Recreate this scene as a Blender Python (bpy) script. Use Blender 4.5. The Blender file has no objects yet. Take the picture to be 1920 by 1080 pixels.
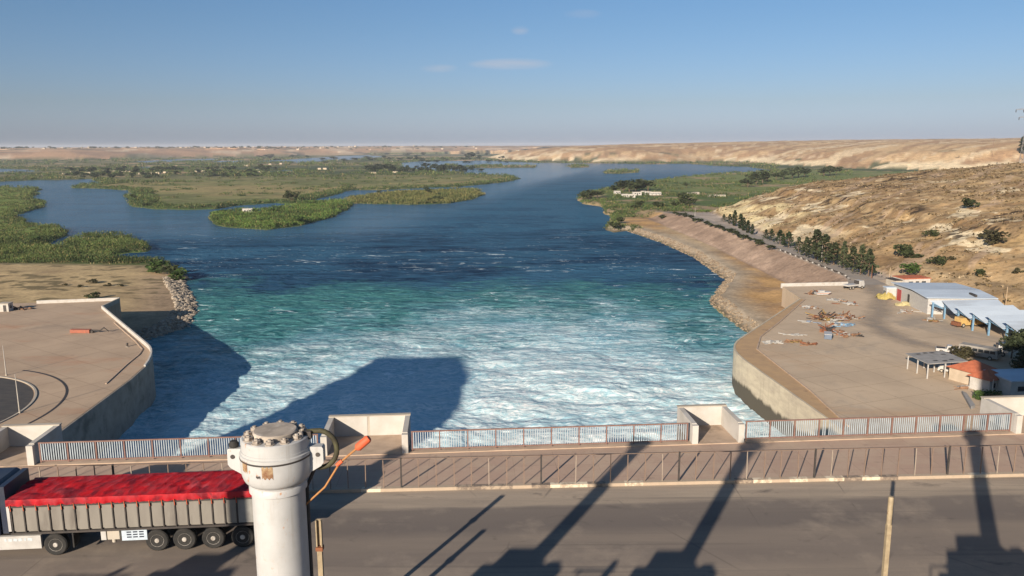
import bpy, bmesh, math, random
import numpy as np
from mathutils import Vector, Matrix
random.seed(7); rng=np.random.default_rng(11)
SC=bpy.context.scene; COL=SC.collection
R=math.radians; PI=math.pi
# ------------------------------------------------------------------ survey of the place: the drone's position and lens
F=1478.; PITCH=math.atan(267/F); ROLL=R(.25); H=54.
cp,sp=math.cos(PITCH),math.sin(PITCH); cr,sr=math.cos(ROLL),math.sin(ROLL)
def ray(px,py):
    x=(px-960)/F; y=-(py-540)/F
    x,y=x*cr+y*sr,-x*sr+y*cr
    return (x,cp+y*sp,-sp+y*cp)
def P(px,py,z=0.):
    d=ray(px,py); t=(z-H)/d[2]; return Vector((d[0]*t,d[1]*t,z))
def D(px,py,Y):
    d=ray(px,py); t=Y/d[1]; return Vector((d[0]*t,Y,H+d[2]*t))
def P2(px,py,z=0.): v=P(px,py,z); return (v.x,v.y)
SUN_EL=R(19.3); SUN_AZ=R(27.3)      # light travels towards +Y turned 27 degrees to +X
# ------------------------------------------------------------------ helpers
def setp(o,label=None,cat=None,group=None,kind=None):
    if label: o['label']=label
    if cat: o['category']=cat
    if group: o['group']=group
    if kind: o['kind']=kind
    return o
def thing(name,label,cat,loc=(0,0,0),rz=0,group=None):
    o=bpy.data.objects.new(name,None); COL.objects.link(o); o.location=loc; o.rotation_euler=(0,0,rz)
    o.empty_display_size=.5
    return setp(o,label,cat,group)
def copy_tree(o,parent=None):
    c=o.copy(); COL.objects.link(c)
    if parent: c.parent=parent
    for ch in o.children: copy_tree(ch,c)
    return c
class MB:
    def __init__(s): s.v=[]; s.f=[]; s.sm=[]
    def add(s,vs,fs,smooth=False):
        b=len(s.v); s.v+= [tuple(p) for p in vs]; s.f+=[[i+b for i in f] for f in fs]; s.sm+=[smooth]*len(fs); return s
    def box(s,c,d,rz=0,rx=0,ry=0):
        M=Matrix.Translation(c)@Matrix.Rotation(rz,4,'Z')@Matrix.Rotation(ry,4,'Y')@Matrix.Rotation(rx,4,'X')
        x,y,z=d[0]/2,d[1]/2,d[2]/2
        vs=[M@Vector((a*x,b*y,e*z)) for a in(-1,1) for b in(-1,1) for e in(-1,1)]
        return s.add(vs,[(0,1,3,2),(4,6,7,5),(0,4,5,1),(2,3,7,6),(0,2,6,4),(1,5,7,3)])
    def bar(s,a,b,w,h=None,up=(0,0,1)):
        a=Vector(a); b=Vector(b); h=h or w; d=(b-a).normalized(); u=Vector(up)
        if abs(d.dot(u))>.98: u=Vector((1,0,0))
        x=d.cross(u).normalized(); y=x.cross(d).normalized(); x*=w/2; y*=h/2
        vs=[p+i*x+j*y for p in(a,b) for i,j in((-1,-1),(1,-1),(1,1),(-1,1))]
        return s.add(vs,[(3,2,1,0),(4,5,6,7),(0,1,5,4),(1,2,6,5),(2,3,7,6),(3,0,4,7)])
    def tube(s,pts,r,n=8,cap=True):
        pts=[Vector(p) for p in pts]; rs=r if isinstance(r,(list,tuple)) else [r]*len(pts)
        vs=[]; prev=None
        for i,p in enumerate(pts):
            d=(pts[min(i+1,len(pts)-1)]-pts[max(i-1,0)]).normalized()
            u=prev if prev is not None else (Vector((0,0,1)) if abs(d.z)<.9 else Vector((1,0,0)))
            x=d.cross(u).normalized(); y=x.cross(d).normalized(); prev=y
            for k in range(n):
                a=2*PI*k/n; vs.append(p+rs[i]*(math.cos(a)*x+math.sin(a)*y))
        fs=[]
        for i in range(len(pts)-1):
            for k in range(n):
                k2=(k+1)%n; fs.append((i*n+k,i*n+k2,(i+1)*n+k2,(i+1)*n+k))
        s.add(vs,fs,True)
        if cap:
            s.add(vs[:n],[list(range(n))[::-1]]); s.add(vs[-n:],[list(range(n))])
        return s
    def lathe(s,prof,n=32,c=(0,0,0),smooth=True):
        vs=[]
        for r,z in prof:
            for k in range(n):
                a=2*PI*k/n; vs.append((c[0]+r*math.cos(a),c[1]+r*math.sin(a),c[2]+z))
        fs=[]
        for i in range(len(prof)-1):
            for k in range(n):
                k2=(k+1)%n; fs.append((i*n+k,i*n+k2,(i+1)*n+k2,(i+1)*n+k))
        s.add(vs,fs,smooth)
        s.add(vs[:n],[list(range(n))[::-1]]); s.add(vs[-n:],[list(range(n))])
        return s
    def prism(s,poly,z0,z1):
        ar=sum(poly[i][0]*poly[(i+1)%len(poly)][1]-poly[(i+1)%len(poly)][0]*poly[i][1] for i in range(len(poly)))
        if ar<0: poly=poly[::-1]
        n=len(poly); vs=[(p[0],p[1],z0) for p in poly]+[(p[0],p[1],z1) for p in poly]
        return s.add(vs,[list(range(n))[::-1],list(range(n,2*n))]+[(i,(i+1)%n,n+(i+1)%n,n+i) for i in range(n)])
    def build(s,name,m,parent=None):
        me=bpy.data.meshes.new(name); me.from_pydata(s.v,[],s.f); me.update()
        me.polygons.foreach_set('use_smooth',s.sm)
        if any(s.sm): me.set_sharp_from_angle(angle=R(40))
        me.materials.append(m)
        o=bpy.data.objects.new(name,me); COL.objects.link(o)
        if parent: o.parent=parent
        return o
def grid_mesh(name,V,nr,nc,m,attrs=None,smooth=True,parent=None):
    me=bpy.data.meshes.new(name); n=nr*nc
    i=np.arange((nr-1)*(nc-1)); r=i//(nc-1); c=i%(nc-1); a=r*nc+c
    q=np.stack([a,a+1,a+nc+1,a+nc],1).astype(np.int32)
    me.vertices.add(n); me.vertices.foreach_set('co',V.astype(np.float32).ravel())
    me.loops.add(q.size); me.loops.foreach_set('vertex_index',q.ravel())
    me.polygons.add(len(q)); me.polygons.foreach_set('loop_start',np.arange(0,q.size,4,dtype=np.int32))
    me.polygons.foreach_set('use_smooth',np.full(len(q),smooth))
    for k,v in (attrs or {}).items():
        if v.ndim==2:
            at=me.attributes.new(k,'FLOAT_COLOR','POINT'); at.data.foreach_set('color',np.concatenate([v,np.ones((n,1))],1).astype(np.float32).ravel())
        else:
            at=me.attributes.new(k,'FLOAT','POINT'); at.data.foreach_set('value',v.astype(np.float32))
    me.update(calc_edges=True); me.materials.append(m)
    o=bpy.data.objects.new(name,me); COL.objects.link(o)
    if parent: o.parent=parent
    return o
def poly_mesh(name,V,nv,m,attrs=None,parent=None,smooth=False):     # V: (N*nv,3) separate small faces
    me=bpy.data.meshes.new(name); n=len(V); k=n//nv
    me.vertices.add(n); me.vertices.foreach_set('co',V.astype(np.float32).ravel())
    me.loops.add(n); me.loops.foreach_set('vertex_index',np.arange(n,dtype=np.int32))
    me.polygons.add(k); me.polygons.foreach_set('loop_start',np.arange(0,n,nv,dtype=np.int32))
    for kk,v in (attrs or {}).items():
        at=me.attributes.new(kk,'FLOAT_COLOR','POINT'); at.data.foreach_set('color',np.concatenate([v,np.ones((n,1))],1).astype(np.float32).ravel())
    me.update(calc_edges=True); me.materials.append(m)
    if parent is False: return me
    o=bpy.data.objects.new(name,me); COL.objects.link(o)
    if parent: o.parent=parent
    return o
# ------------------------------------------------------------------ numpy noise and distance fields
def _h(ix,iy,s):
    n=(ix*374761393+iy*668265263+s*974634777)&0xffffffff
    n=((n^(n>>13))*1274126177)&0xffffffff
    return ((n^(n>>16))&0xffff)/65535.
def vn(x,y,s=0):
    x=np.asarray(x,float); y=np.asarray(y,float)
    ix=np.floor(x).astype(np.int64); iy=np.floor(y).astype(np.int64); fx=x-ix; fy=y-iy
    fx=fx*fx*fx*(fx*(fx*6-15)+10); fy=fy*fy*fy*(fy*(fy*6-15)+10)
    a=_h(ix,iy,s); b=_h(ix+1,iy,s); c=_h(ix,iy+1,s); d=_h(ix+1,iy+1,s)
    return (a+(b-a)*fx)*(1-fy)+(c+(d-c)*fx)*fy
def fbm(x,y,s=0,o=4):
    t=0; a=.5; n=0
    for i in range(o):
        t=t+a*vn(x*2**i+i*17.3,y*2**i-i*9.1,s+i); n+=a; a*=.5
    return t/n            # 0..1
def ss(a,b,x):
    t=np.clip((x-a)/(b-a),0,1); return t*t*(3-2*t)
def sdf(X,Y,poly):
    poly=np.array(poly,float); n=len(poly)
    d2=np.full(X.shape,1e18); ins=np.zeros(X.shape,bool)
    for i in range(n):
        ax,ay=poly[i]; bx,by=poly[(i+1)%n]
        ex,ey=bx-ax,by-ay; L=ex*ex+ey*ey
        if L<1e-9: continue
        t=np.clip(((X-ax)*ex+(Y-ay)*ey)/L,0,1)
        d2=np.minimum(d2,(X-ax-t*ex)**2+(Y-ay-t*ey)**2)
        c=(ay>Y)!=(by>Y)
        if ey!=0: ins^= c&(X<ex*(Y-ay)/ey+ax)
    return np.where(ins,1,-1)*np.sqrt(d2)
def mix(a,b,t):
    t=np.asarray(t)[...,None]; return a*(1-t)+np.asarray(b)*t
# ------------------------------------------------------------------ materials
MATS={}
def nodes(name):
    m=bpy.data.materials.new(name); m.use_nodes=True; nt=m.node_tree; return m,nt,nt.nodes['Principled BSDF']
def N(nt,t,**k):
    n=nt.nodes.new(t)
    for a,b in k.items():
        if a in n.inputs: n.inputs[a].default_value=b
        else: setattr(n,a,b)
    return n
def mixc(nt,fac,a,b,mode='MIX'):
    n=nt.nodes.new('ShaderNodeMix'); n.data_type='RGBA'; n.blend_type=mode
    for i,v in ((0,fac),(6,a),(7,b)):
        if isinstance(v,bpy.types.NodeSocket): nt.links.new(v,n.inputs[i])
        elif i==0: n.inputs[0].default_value=v
        else: n.inputs[i].default_value=(*v,1)
    return n.outputs[2]
def mapr(nt,x,a,b,c=0.,d=1.):
    n=nt.nodes.new('ShaderNodeMapRange'); n.inputs[1].default_value=a; n.inputs[2].default_value=b; n.inputs[3].default_value=c; n.inputs[4].default_value=d
    nt.links.new(x,n.inputs[0]); return n.outputs[0]
def noise(nt,co,scale,detail=4,rough=.55,dist=0):
    n=N(nt,'ShaderNodeTexNoise',Scale=scale,Detail=detail,Roughness=rough,Distortion=dist); nt.links.new(co,n.inputs['Vector']); return n.outputs['Fac']
def scaled(nt,co,s,rot=(0,0,0)):
    n=nt.nodes.new('ShaderNodeMapping'); n.inputs['Scale'].default_value=s; n.inputs['Rotation'].default_value=rot; nt.links.new(co,n.inputs[0]); return n.outputs[0]
def math_(nt,op,a,b):
    n=nt.nodes.new('ShaderNodeMath'); n.operation=op
    for i,v in enumerate((a,b)):
        if isinstance(v,bpy.types.NodeSocket): nt.links.new(v,n.inputs[i])
        else: n.inputs[i].default_value=v
    return n.outputs[0]
def bump(nt,b,h,strength,dist):
    n=N(nt,'ShaderNodeBump',Strength=strength,Distance=dist); nt.links.new(h,n.inputs['Height']); nt.links.new(n.outputs[0],b.inputs['Normal']); return n
def mat(name,c,c2=None,scale=1.,rough=.8,amt=(.35,.65),c3=None,scale3=.2,amt3=(.55,.7),metal=0.,bs=0.,bd=.02,stretch=(1,1,1),world=True,spec=.3,rnd=0.):
    if name in MATS: return MATS[name]
    m,nt,b=nodes(name)
    if world: co=N(nt,'ShaderNodeNewGeometry').outputs['Position']
    else: co=N(nt,'ShaderNodeTexCoord').outputs['Object']
    c2=c2 or tuple(x*.75 for x in c)
    cs=scaled(nt,co,stretch)
    col=mixc(nt,mapr(nt,noise(nt,cs,scale,5),*amt),c,c2)
    if c3: col=mixc(nt,mapr(nt,noise(nt,cs,scale3,5,.6),*amt3),col,c3)
    if rnd:
        oi=N(nt,'ShaderNodeObjectInfo'); col=mixc(nt,mapr(nt,oi.outputs['Random'],0,1,0,rnd),col,tuple(x*.4 for x in c2))
    nt.links.new(col,b.inputs['Base Color'])
    b.inputs['Roughness'].default_value=rough; b.inputs['Metallic'].default_value=metal; b.inputs['Specular IOR Level'].default_value=spec
    if bs: bump(nt,b,noise(nt,cs,scale*3,5),bs,bd)
    MATS[name]=m; return m
def leafmat(name,c,c2,rnd=.5,tr=.25,scale=.5):
    m,nt,b=nodes(name)
    co=N(nt,'ShaderNodeNewGeometry').outputs['Position']
    col=mixc(nt,mapr(nt,noise(nt,co,scale,3),.35,.65),c,c2)
    oi=N(nt,'ShaderNodeObjectInfo'); col=mixc(nt,mapr(nt,oi.outputs['Random'],0,1,0,rnd),col,tuple(x*.5 for x in c))
    nt.links.new(col,b.inputs['Base Color']); b.inputs['Roughness'].default_value=.7; b.inputs['Specular IOR Level'].default_value=.15
    tl=N(nt,'ShaderNodeBsdfTranslucent'); nt.links.new(col,tl.inputs[0])
    mx=N(nt,'ShaderNodeMixShader'); mx.inputs[0].default_value=tr
    nt.links.new(b.outputs[0],mx.inputs[1]); nt.links.new(tl.outputs[0],mx.inputs[2])
    nt.links.new(mx.outputs[0],nt.nodes['Material Output'].inputs[0]); return m
def attrmat(name,rough=.9,fine=.6,famt=.25,bs=.0,bd=.1,tr=0):
    m,nt,b=nodes(name)
    at=N(nt,'ShaderNodeAttribute',attribute_name='col')
    co=N(nt,'ShaderNodeNewGeometry').outputs['Position']
    n1=math_(nt,'MULTIPLY',mapr(nt,noise(nt,co,fine,7,.7),.3,.7,1-famt,1+famt),mapr(nt,noise(nt,co,fine*.13,9,.72),.3,.7,1-famt*1.3,1+famt*1.3))
    colr=at.outputs['Color']
    if not tr:
        sc_=N(nt,'ShaderNodeAttribute',attribute_name='scrub').outputs['Fac']
        dots=math_(nt,'MULTIPLY',mapr(nt,noise(nt,co,.42,5,.72),.585,.64),sc_); colr=mixc(nt,dots,colr,(.10,.072,.038))
        pale_dots=math_(nt,'MULTIPLY',mapr(nt,noise(nt,co,.33,6,.75),.60,.68),sc_); colr=mixc(nt,math_(nt,'MULTIPLY',pale_dots,.7),colr,(.50,.38,.23))  # random pale specks in the ground colour
    mm=nt.nodes.new('ShaderNodeVectorMath'); mm.operation='SCALE'; nt.links.new(colr,mm.inputs[0]); nt.links.new(n1,mm.inputs['Scale'])
    nt.links.new(mm.outputs[0],b.inputs['Base Color']); b.inputs['Roughness'].default_value=rough; b.inputs['Specular IOR Level'].default_value=.1
    if bs: bump(nt,b,noise(nt,co,fine,6,.7),bs,bd)
    if tr:
        tl=N(nt,'ShaderNodeBsdfTranslucent'); nt.links.new(mm.outputs[0],tl.inputs[0])
        mx=N(nt,'ShaderNodeMixShader'); mx.inputs[0].default_value=tr
        nt.links.new(b.outputs[0],mx.inputs[1]); nt.links.new(tl.outputs[0],mx.inputs[2]); nt.links.new(mx.outputs[0],nt.nodes['Material Output'].inputs[0])
    return m
M_white=mat('white_plaster',(.45,.425,.395),(.36,.335,.295),.9,.85,(.4,.75),(.36,.31,.25),.5,(.6,.8))
M_conc=mat('pale_concrete',(.40,.36,.30),(.33,.29,.24),.6,.9)
M_rust=mat('rust',(.22,.085,.04),(.12,.05,.03),3,.85)
M_steelw=mat('pale_blue_steel',(.33,.375,.41),(.26,.295,.32),2,.6)
M_redpaint=mat('faded_red_paint',(.20,.125,.105),(.16,.085,.07),3,.7)
M_tan=mat('tan_paint',(.33,.265,.17),(.25,.195,.125),4,.6,c3=(.2,.12,.07),scale3=6,amt3=(.62,.7))
M_black=mat('black_rubber',(.018,.018,.018),(.03,.028,.026),4,.8)
M_dark=mat('dark_metal',(.035,.033,.032),(.06,.05,.045),3,.6)
M_navy=mat('dark_navy_paint',(.015,.022,.045),(.03,.035,.05),1,.4,spec=.5)
M_vwhite=mat('vehicle_white',(.44,.43,.41),(.36,.345,.33),2,.4,spec=.5)
M_glass=mat('dark_glass',(.02,.025,.03),(.03,.035,.04),2,.15,spec=.6)
M_yellow=mat('yellow_paint',(.38,.30,.09),(.30,.24,.08),1.5,.7)
M_blue=mat('blue_paint',(.17,.30,.42),(.13,.23,.34),1.5,.6)
M_roofw=mat('pale_sheet_roof',(.47,.54,.62),(.41,.47,.54),.35,.6,c3=(.36,.40,.45),scale3=.12,stretch=(.3,1,1))
M_red=mat('red_tile',(.46,.14,.07),(.34,.10,.05),1.2,.85)
M_cream=mat('cream_wall',(.44,.36,.27),(.37,.30,.22),.8,.9)
M_grey=mat('grey_sheet',(.30,.29,.28),(.22,.21,.20),.7,.8)
M_trunk=mat('bark',(.13,.09,.06),(.09,.06,.04),4,.95)
M_wood=mat('pole_wood',(.42,.31,.20),(.3,.22,.14),4,.9)
# ------------------------------------------------------------------ land outlines, metres
LN=[(-72.5,30),(-75,110),(-77.5,150),(-80,167),(-101,198),(-104,214),(-100.5,236),(-106,259),(-115,278),(-137,322)]+[P2(*p) for p in
 [(357,524),(340,503),(290,493),(240,491),(216,487),(213,478),(245,474),(275,472),(278,460),(240,445),(180,442),(130,452),(122,462),(100,463),(100,455),(125,440),(118,430),(70,425),(45,418),(30,408),(50,398),(85,388),(80,378),(55,375),(75,362),(80,355),(15,352),(-60,350),(-300,352)]]+[(-900,300),(-600,30)]
BI=[P2(*p) for p in [(-500,345),(-100,342),(0,341),(60,338),(120,337),(165,336),(190,341),(195,346),(150,346),(144,352),(178,354),(210,355),(245,357),(252,362),(238,370),(233,378),(245,387),(290,392),(350,393),(405,392),(440,386),(520,380),(560,384),(600,372),(650,362),(665,357),(730,356),(800,352),(860,351),(905,346),(970,338),(975,332),(930,328),(880,326),(860,323),(800,320),(755,315),(752,305),(790,302.5),(905,301),(1000,305),(1100,306),(1220,308),(1290,307),(1340,311),(1400,313),(1440,318),(1460,325)]]+[(1500,1300),(9000,3000),(16000,16000),(-16000,16000),(-12000,1000)]
IA=[P2(*p) for p in [(390,404),(400,399),(440,398),(490,397),(540,388),(600,379),(645,378),(662,384),(655,393),(620,408),(560,424),(500,431),(430,427),(398,420)]]
IB=[P2(*p) for p in [(640,374),(690,368),(730,363),(800,359),(860,357),(900,358),(905,366),(880,374),(840,381),(780,384),(700,383),(655,381)]]
ISL=[[P2(*p) for p in q] for q in [[(827,310),(845,308.5),(866,310),(866,313.5),(840,314),(828,313)],[(874,311),(900,309.5),(930,310),(1004,311),(1004,314.5),(930,315),(880,315)],
 [(1062,310.5),(1100,309.5),(1104,313.5),(1070,314.5)],[(1128,322),(1160,318.5),(1196,318.5),(1197,323.5),(1160,326),(1132,325.5)]]]
RB=[(51,30),(53.4,123),(50.5,160),(51,171),(58,186),(68.4,222)]+[P2(*p) for p in [(1395,622),(1368,600),(1330,566),(1345,545),(1360,525),(1300,482),(1240,455),(1175,433),(1150,436),(1135,431),(1140,420),(1150,407),(1128,398),(1125,388),(1095,383),(1085,375),(1090,366),(1130,356),(1180,347),(1250,337),(1310,331),(1340,328),(1400,324),(1470,321)]]+[(1500,1300),(3000,900),(3000,30)]
LAKES=[[P2(*p) for p in q] for q in [[(-80,317),(0,316),(60,318.5),(80,321),(30,323.5),(-80,324)],[(235,303.5),(330,299),(400,297.5),(415,300),(330,303.5),(270,305)],[(245,315.5),(280,312.5),(292,314.5),(262,317)],
 [(470,303),(560,298),(640,292.5),(690,291),(720,294),(660,299.5),(560,305)],[(500,321.5),(545,318),(548,321),(510,324)],[(80,298),(180,294),(230,295),(150,300)],[(395,303.5),(420,301),(470,301.5),(440,305)]]]
NH=[(150,150),(137,200),(130,262),(131,354),(131,438),(132,526),(138,560),(155,592),(200,642),(280,702),(420,800),(600,900),(1200,1000),(2500,1200),(2500,150)]
ES=[(-112,3400),(-60,3080),(70,2790),(240,2560),(420,2460),(560,2520),(655,2640),(700,2400),(715,2150),(752,1790),(860,1560),(1400,1330),(5000,1100),(7000,5000),(3000,9000),(200,6500)]
FL=[(-9000,3300)]+[P2(*p) for p in [(0,300.5),(150,299),(300,297),(450,294),(600,291),(740,289),(880,287)]]+[(100,6400),(1500,8000),(2500,15500),(-15500,15500),(-15500,3000)]
RX=np.array([(60,101),(200,101),(228,105),(272,116),(320,116),(398,116),(527,111),(560,108),(640,100),(760,120)],float)
def road_x(Y): return np.interp(Y,RX[:,0],RX[:,1])
def land(X,Y):
    """height, colour and reed height of the ground at X,Y"""
    sh=X.shape; r=np.hypot(X,Y)
    w=np.clip(r/700,.25,3)
    wob=(fbm(X/14,Y/14,3,3)-.5)*6*np.clip(r/500,.15,1)+(fbm(X/60,Y/60,5,3)-.5)*14*np.clip((r-380)/500,0,1.5)
    dLN=sdf(X,Y,LN)+wob*ss(330,400,Y); dBI=sdf(X,Y,BI)+wob; dRB=sdf(X,Y,RB)+wob*ss(420,600,Y)*.7
    dIA=sdf(X,Y,IA)+wob*.7; dIB=sdf(X,Y,IB)+wob*.7
    dis=np.full(sh,-1e9)
    for q in ISL: dis=np.maximum(dis,sdf(X,Y,q)+wob*.4)
    lk=np.full(sh,-1e9)
    for q in LAKES: lk=np.maximum(lk,sdf(X,Y,q)+wob*1.5)
    dBI=np.minimum(dBI,-lk)
    dw=np.maximum.reduce([dLN,dBI,dIA,dIB,dis])         # wetlands
    zw=np.where(dw>0,np.minimum(dw*.25,1.0+.5*fbm(X/30,Y/30,9)),np.maximum(dw*.35,-3))
    # beach and dam-side ground on the left
    beach=ss(362,340,Y+ (X+150)*.06)
    zb=np.where(dLN>0,np.minimum(np.interp(dLN,[0,6,30,60],[0,1.5,2.5,3.4]),3.3+.7*fbm(X/12,Y/12,21)+np.clip((200-Y)/40,0,1)*4.4),np.maximum(dLN*.5,-3))
    zl=np.where(dLN>-20,np.where(beach>0,zb*beach+zw*(1-beach),zw),zw)
    zw=np.where((dLN>-12)&(Y<380)&(X<0),zl,zw)
    # right bank
    dl=road_x(Y)-X; zr=np.interp(Y,[0,520,610,700],[8.6,8.6,4.5,2.6])
    zbk=np.where(dl>0,np.maximum(zr-dl*.45,np.minimum(zr,2.9)-.4*ss(13,34,dl)),zr)
    zbk=np.where(Y<252,np.where(X>50,np.maximum(zbk,np.where(sdf(X,Y,[(40,0),(47,171),(57,186),(85,229),(88,250),(140,251),(300,0)])>2,8.5,0)),zbk),zbk)
    zrb=np.where(dRB>0,np.minimum(dRB*.6,zbk+.35*(fbm(X/6,Y/6,31)-.5)),np.maximum(dRB*.5,-3))
    z=np.maximum(zw,zrb)
    # near hill
    gul=(fbm(X/34+Y/80,Y/34,41,4)-.5)
    dn=sdf(X,Y,NH)+gul*11*ss(150,320,Y)
    zn=np.interp(dn,[0,2,8,15,22,40,46,75,130,230,420],[0,1.0,4.0,5.2,9.0,13.0,16.5,21,28,36,40])
    tower=1-.0*X
    st=fbm(X/26,Y/26,43,5)-.5
    zn=zn+np.clip(dn/25,0,1)*(st*3.0+(fbm(X/7,Y/7,47,5)-.5)*1.3)
    zn=zn*np.interp(Y,[150,205,265,330],[.25,.75,1,1])
    hill=dn>0
    z=np.where(hill,np.maximum(zr,z)+np.maximum(zn,0),z)
    # far escarpment on the right
    de=sdf(X,Y,ES)+(fbm(X/260,Y/260,51,4)-.5)*150+(fbm(X/60,Y/60,52,3)-.5)*40
    ze=np.interp(de,[0,25,60,140,300,700,1600,3000],[0,9,14,30,43,52,60,68])*np.interp(X,[-100,300,800,1500],[.98,1.02,1.12,1.2])
    ze=ze+np.clip(de/60,0,1)*((fbm(X/110,Y/110,53,5)-.5)*8)
    z=np.where(de>0,np.maximum(z,1.2+ze),z)
    # far hills on the left
    df=sdf(X,Y,FL)+(fbm(X/420,Y/420,61,4)-.5)*500
    zf=np.interp(df,[0,60,200,500,1000,3000],[0,14,26,40,46,50])+np.clip(df/200,0,1)*((fbm(X/250,Y/250,63,5)-.5)*15)
    far=(df>0)&(de<=0)
    z=np.where(far,np.maximum(z,1+zf),z)
    # ---- colours (what the ground is made of)
    n1=fbm(X/40,Y/40,71,4); n2=fbm(X/9,Y/9,72,4); n3=fbm(X/220,Y/90,73,4); n4=fbm(X/600,Y/120,74,4)
    c=np.zeros(sh+(3,))+np.array((.215,.205,.085))                                   # meadow
    c=mix(c,(.105,.125,.045),ss(.42,.62,n1)*.8); c=mix(c,(.33,.25,.12),ss(.54,.66,n3)*.6); c=mix(c,(.16,.12,.065),ss(.55,.7,n2)*.4)
    c=mix(c,(.055,.085,.028),ss(26,8,dw)*(dw>0)*(r<1600))
    ff=ss(1250,1700,r)*(dw>0)
    cf=np.zeros(sh+(3,))+np.array((.16,.15,.075)); cf=mix(cf,(.36,.25,.15),ss(.5,.6,n4)); cf=mix(cf,(.055,.075,.035),ss(.55,.63,fbm(X/300,Y/110,75,4))); cf=mix(cf,(.05,.07,.032),ss(.54,.6,fbm(X/90,Y/60,76,4))*.7)
    c=mix(c,cf,ff)
    lnf=(dLN>0)
    c=np.where((lnf&(Y>340))[...,None],mix(mix(np.zeros(sh+(3,))+np.array((.06,.095,.03)),(.15,.2,.05),ss(9,14,dLN)*ss(460,500,Y)),(.25,.2,.1),ss(.62,.72,n2)*.5),c)
    sand=np.zeros(sh+(3,))+np.array((.44,.325,.175)); sand=mix(sand,(.29,.20,.12),ss(.48,.7,n1)*.8); sand=mix(sand,(.36,.26,.16),ss(22,8,dLN)); sand=mix(sand,(.13,.105,.055),ss(.5,.62,fbm(X/5,Y/4,78,5))*ss(.5,.62,fbm(X/45,Y/12,77,3))*.85); sand=mix(sand,(.30,.215,.14),ss(-140,-112,X)*ss(.35,.5,n1)*.8)
    sand=mix(sand,(.15,.125,.10),ss(.5,.1,z))
    c=np.where((lnf)[...,None],mix(c,sand,beach),c)
    # right bank colours
    org=np.zeros(sh+(3,))+np.array((.44,.27,.12)); org=mix(org,(.34,.22,.12),ss(.45,.65,n2)); org=mix(org,(.42,.31,.19),ss(.5,.65,n1))
    slope=np.zeros(sh+(3,))+np.array((.37,.265,.195)); slope=mix(slope,(.29,.205,.15),ss(.45,.65,fbm(X/9,Y/60,79)))
    rb=mix(org,slope,ss(14.6,12.8,dl)*(Y<560)); rb=mix(rb,(.36,.29,.21),ss(16,4,dRB))
    rb=mix(rb,(.12,.10,.07),ss(1.4,.4,z)); rb=mix(rb,(.36,.30,.25),(dl<0))
    pen=np.zeros(sh+(3,))+np.array((.29,.215,.125)); pen=mix(pen,(.08,.115,.035),ss(.45,.55,n1)); pg=ss(600,720,Y+ (X-150)*.1); pen=mix(pen,(.15,.175,.06),ss(800,900,Y)*ss(.36,.5,fbm(X/90,Y/60,81,4))); 
    rb=mix(rb,pen,ss(545,600,Y))
    c=np.where((dRB>0)[...,None],rb,c)
    # near hill colours: dry grass, dark scrub patches, pale rock ledges
    zz=z-zr+ (n2-.5)*5
    f5=fbm(X/5,Y/5,181,5); f2=fbm(X/2.6,Y/2.6,182,4); f20=fbm(X/22+Y/60,Y/22,183,6)
    hc=np.zeros(sh+(3,))+np.array((.345,.225,.115)); hc=mix(hc,(.26,.162,.082),ss(.42,.60,f20)); hc=mix(hc,(.40,.27,.13),ss(.55,.68,fbm(X/12+Y/30,Y/12,83,6))*.6)
    hc=mix(hc,(.19,.125,.07),ss(.54,.66,f5)*.6); hc=mix(hc,(.42,.30,.17),ss(.58,.68,fbm(X/4+9,Y/7,184,5))*.6); hc=mix(hc,(.07,.058,.03),ss(.66,.72,f2)*ss(.45,.6,n1)*.75)
    zq=zz+(f5-.5)*3.
    ldg=lambda z0,z1,sd,th:ss(z0,z0+.5,zq)*ss(z1,z1-.5,zq)*ss(th,th+.04,fbm(X/22,Y/22,sd,6))
    for z0,z1,sd,th in ((.8,7.0,84,.50),(10.5,13.2,85,.5),(17,19.0,86,.52),(24,25.6,87,.54),(30,31.5,88,.56)):
        hc=mix(hc,(.62,.50,.33),ldg(z0,z1,sd,th)*np.where(z0<2,ss(330,400,Y)*.9+.1,.9))
    hc=mix(hc,(.62,.49,.27),ss(.5,6,dn)*ss(30,20,dn+(f20-.5)*30)*ss(395,430,Y)*ss(580,545,Y)*ss(.36,.40,fbm(X/16,Y/16,185,6)))
    hc=mix(hc,(.45,.32,.23),ss(.64,.68,fbm((X+Y)/60,(X-Y)/8,89,5))*.4)
    hc=mix(hc,(.045,.03,.02),ss(.66,.69,fbm(X/10,Y/4,90,4))*ss(8,12,zz)*ss(.48,.55,fbm(X/50,Y/50,91))*.95)
    hc=hc*np.array((1.0,1.03,1.05))
    c=np.where(hill[...,None],mix(c,hc,ss(0,3,dn)),c)
    # far escarpment colours
    f30=fbm(X/45,Y/45,186,6)
    ec=np.zeros(sh+(3,))+np.array((.40,.25,.135)); ec=mix(ec,(.29,.18,.10),ss(.5,.62,f30)*.8); ec=mix(ec,(.34,.21,.12),ss(.45,.65,fbm(X/150,Y/150,92,5))); ec=mix(ec,(.52,.36,.2),ss(.5,.65,fbm((X+Y)/300,(X-Y)/50,93,4)))
    ec=mix(ec,(.68,.55,.36),ss(0,6,de)*ss(62,40,de+ (fbm(X/50,Y/50,94,6)-.5)*110)*ss(.30,.45,fbm(X/130,Y/130,95,3)))
    ec=mix(ec,(.62,.49,.32),ss(.66,.72,fbm((X+.6*Y)/500,(X*.6-Y)/40,96,3))*.8); ec=mix(ec,(.66,.5,.33),ss(17,19,ze)*ss(24,21,ze)*ss(.5,.6,fbm(X/90,Y/90,97,4))*.7)
    ec=mix(ec,(.09,.10,.05),ss(.69,.74,fbm(X/80,Y/80,98,4))*ss(250,40,de))
    c=np.where((de>0)[...,None],ec,c)
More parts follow.
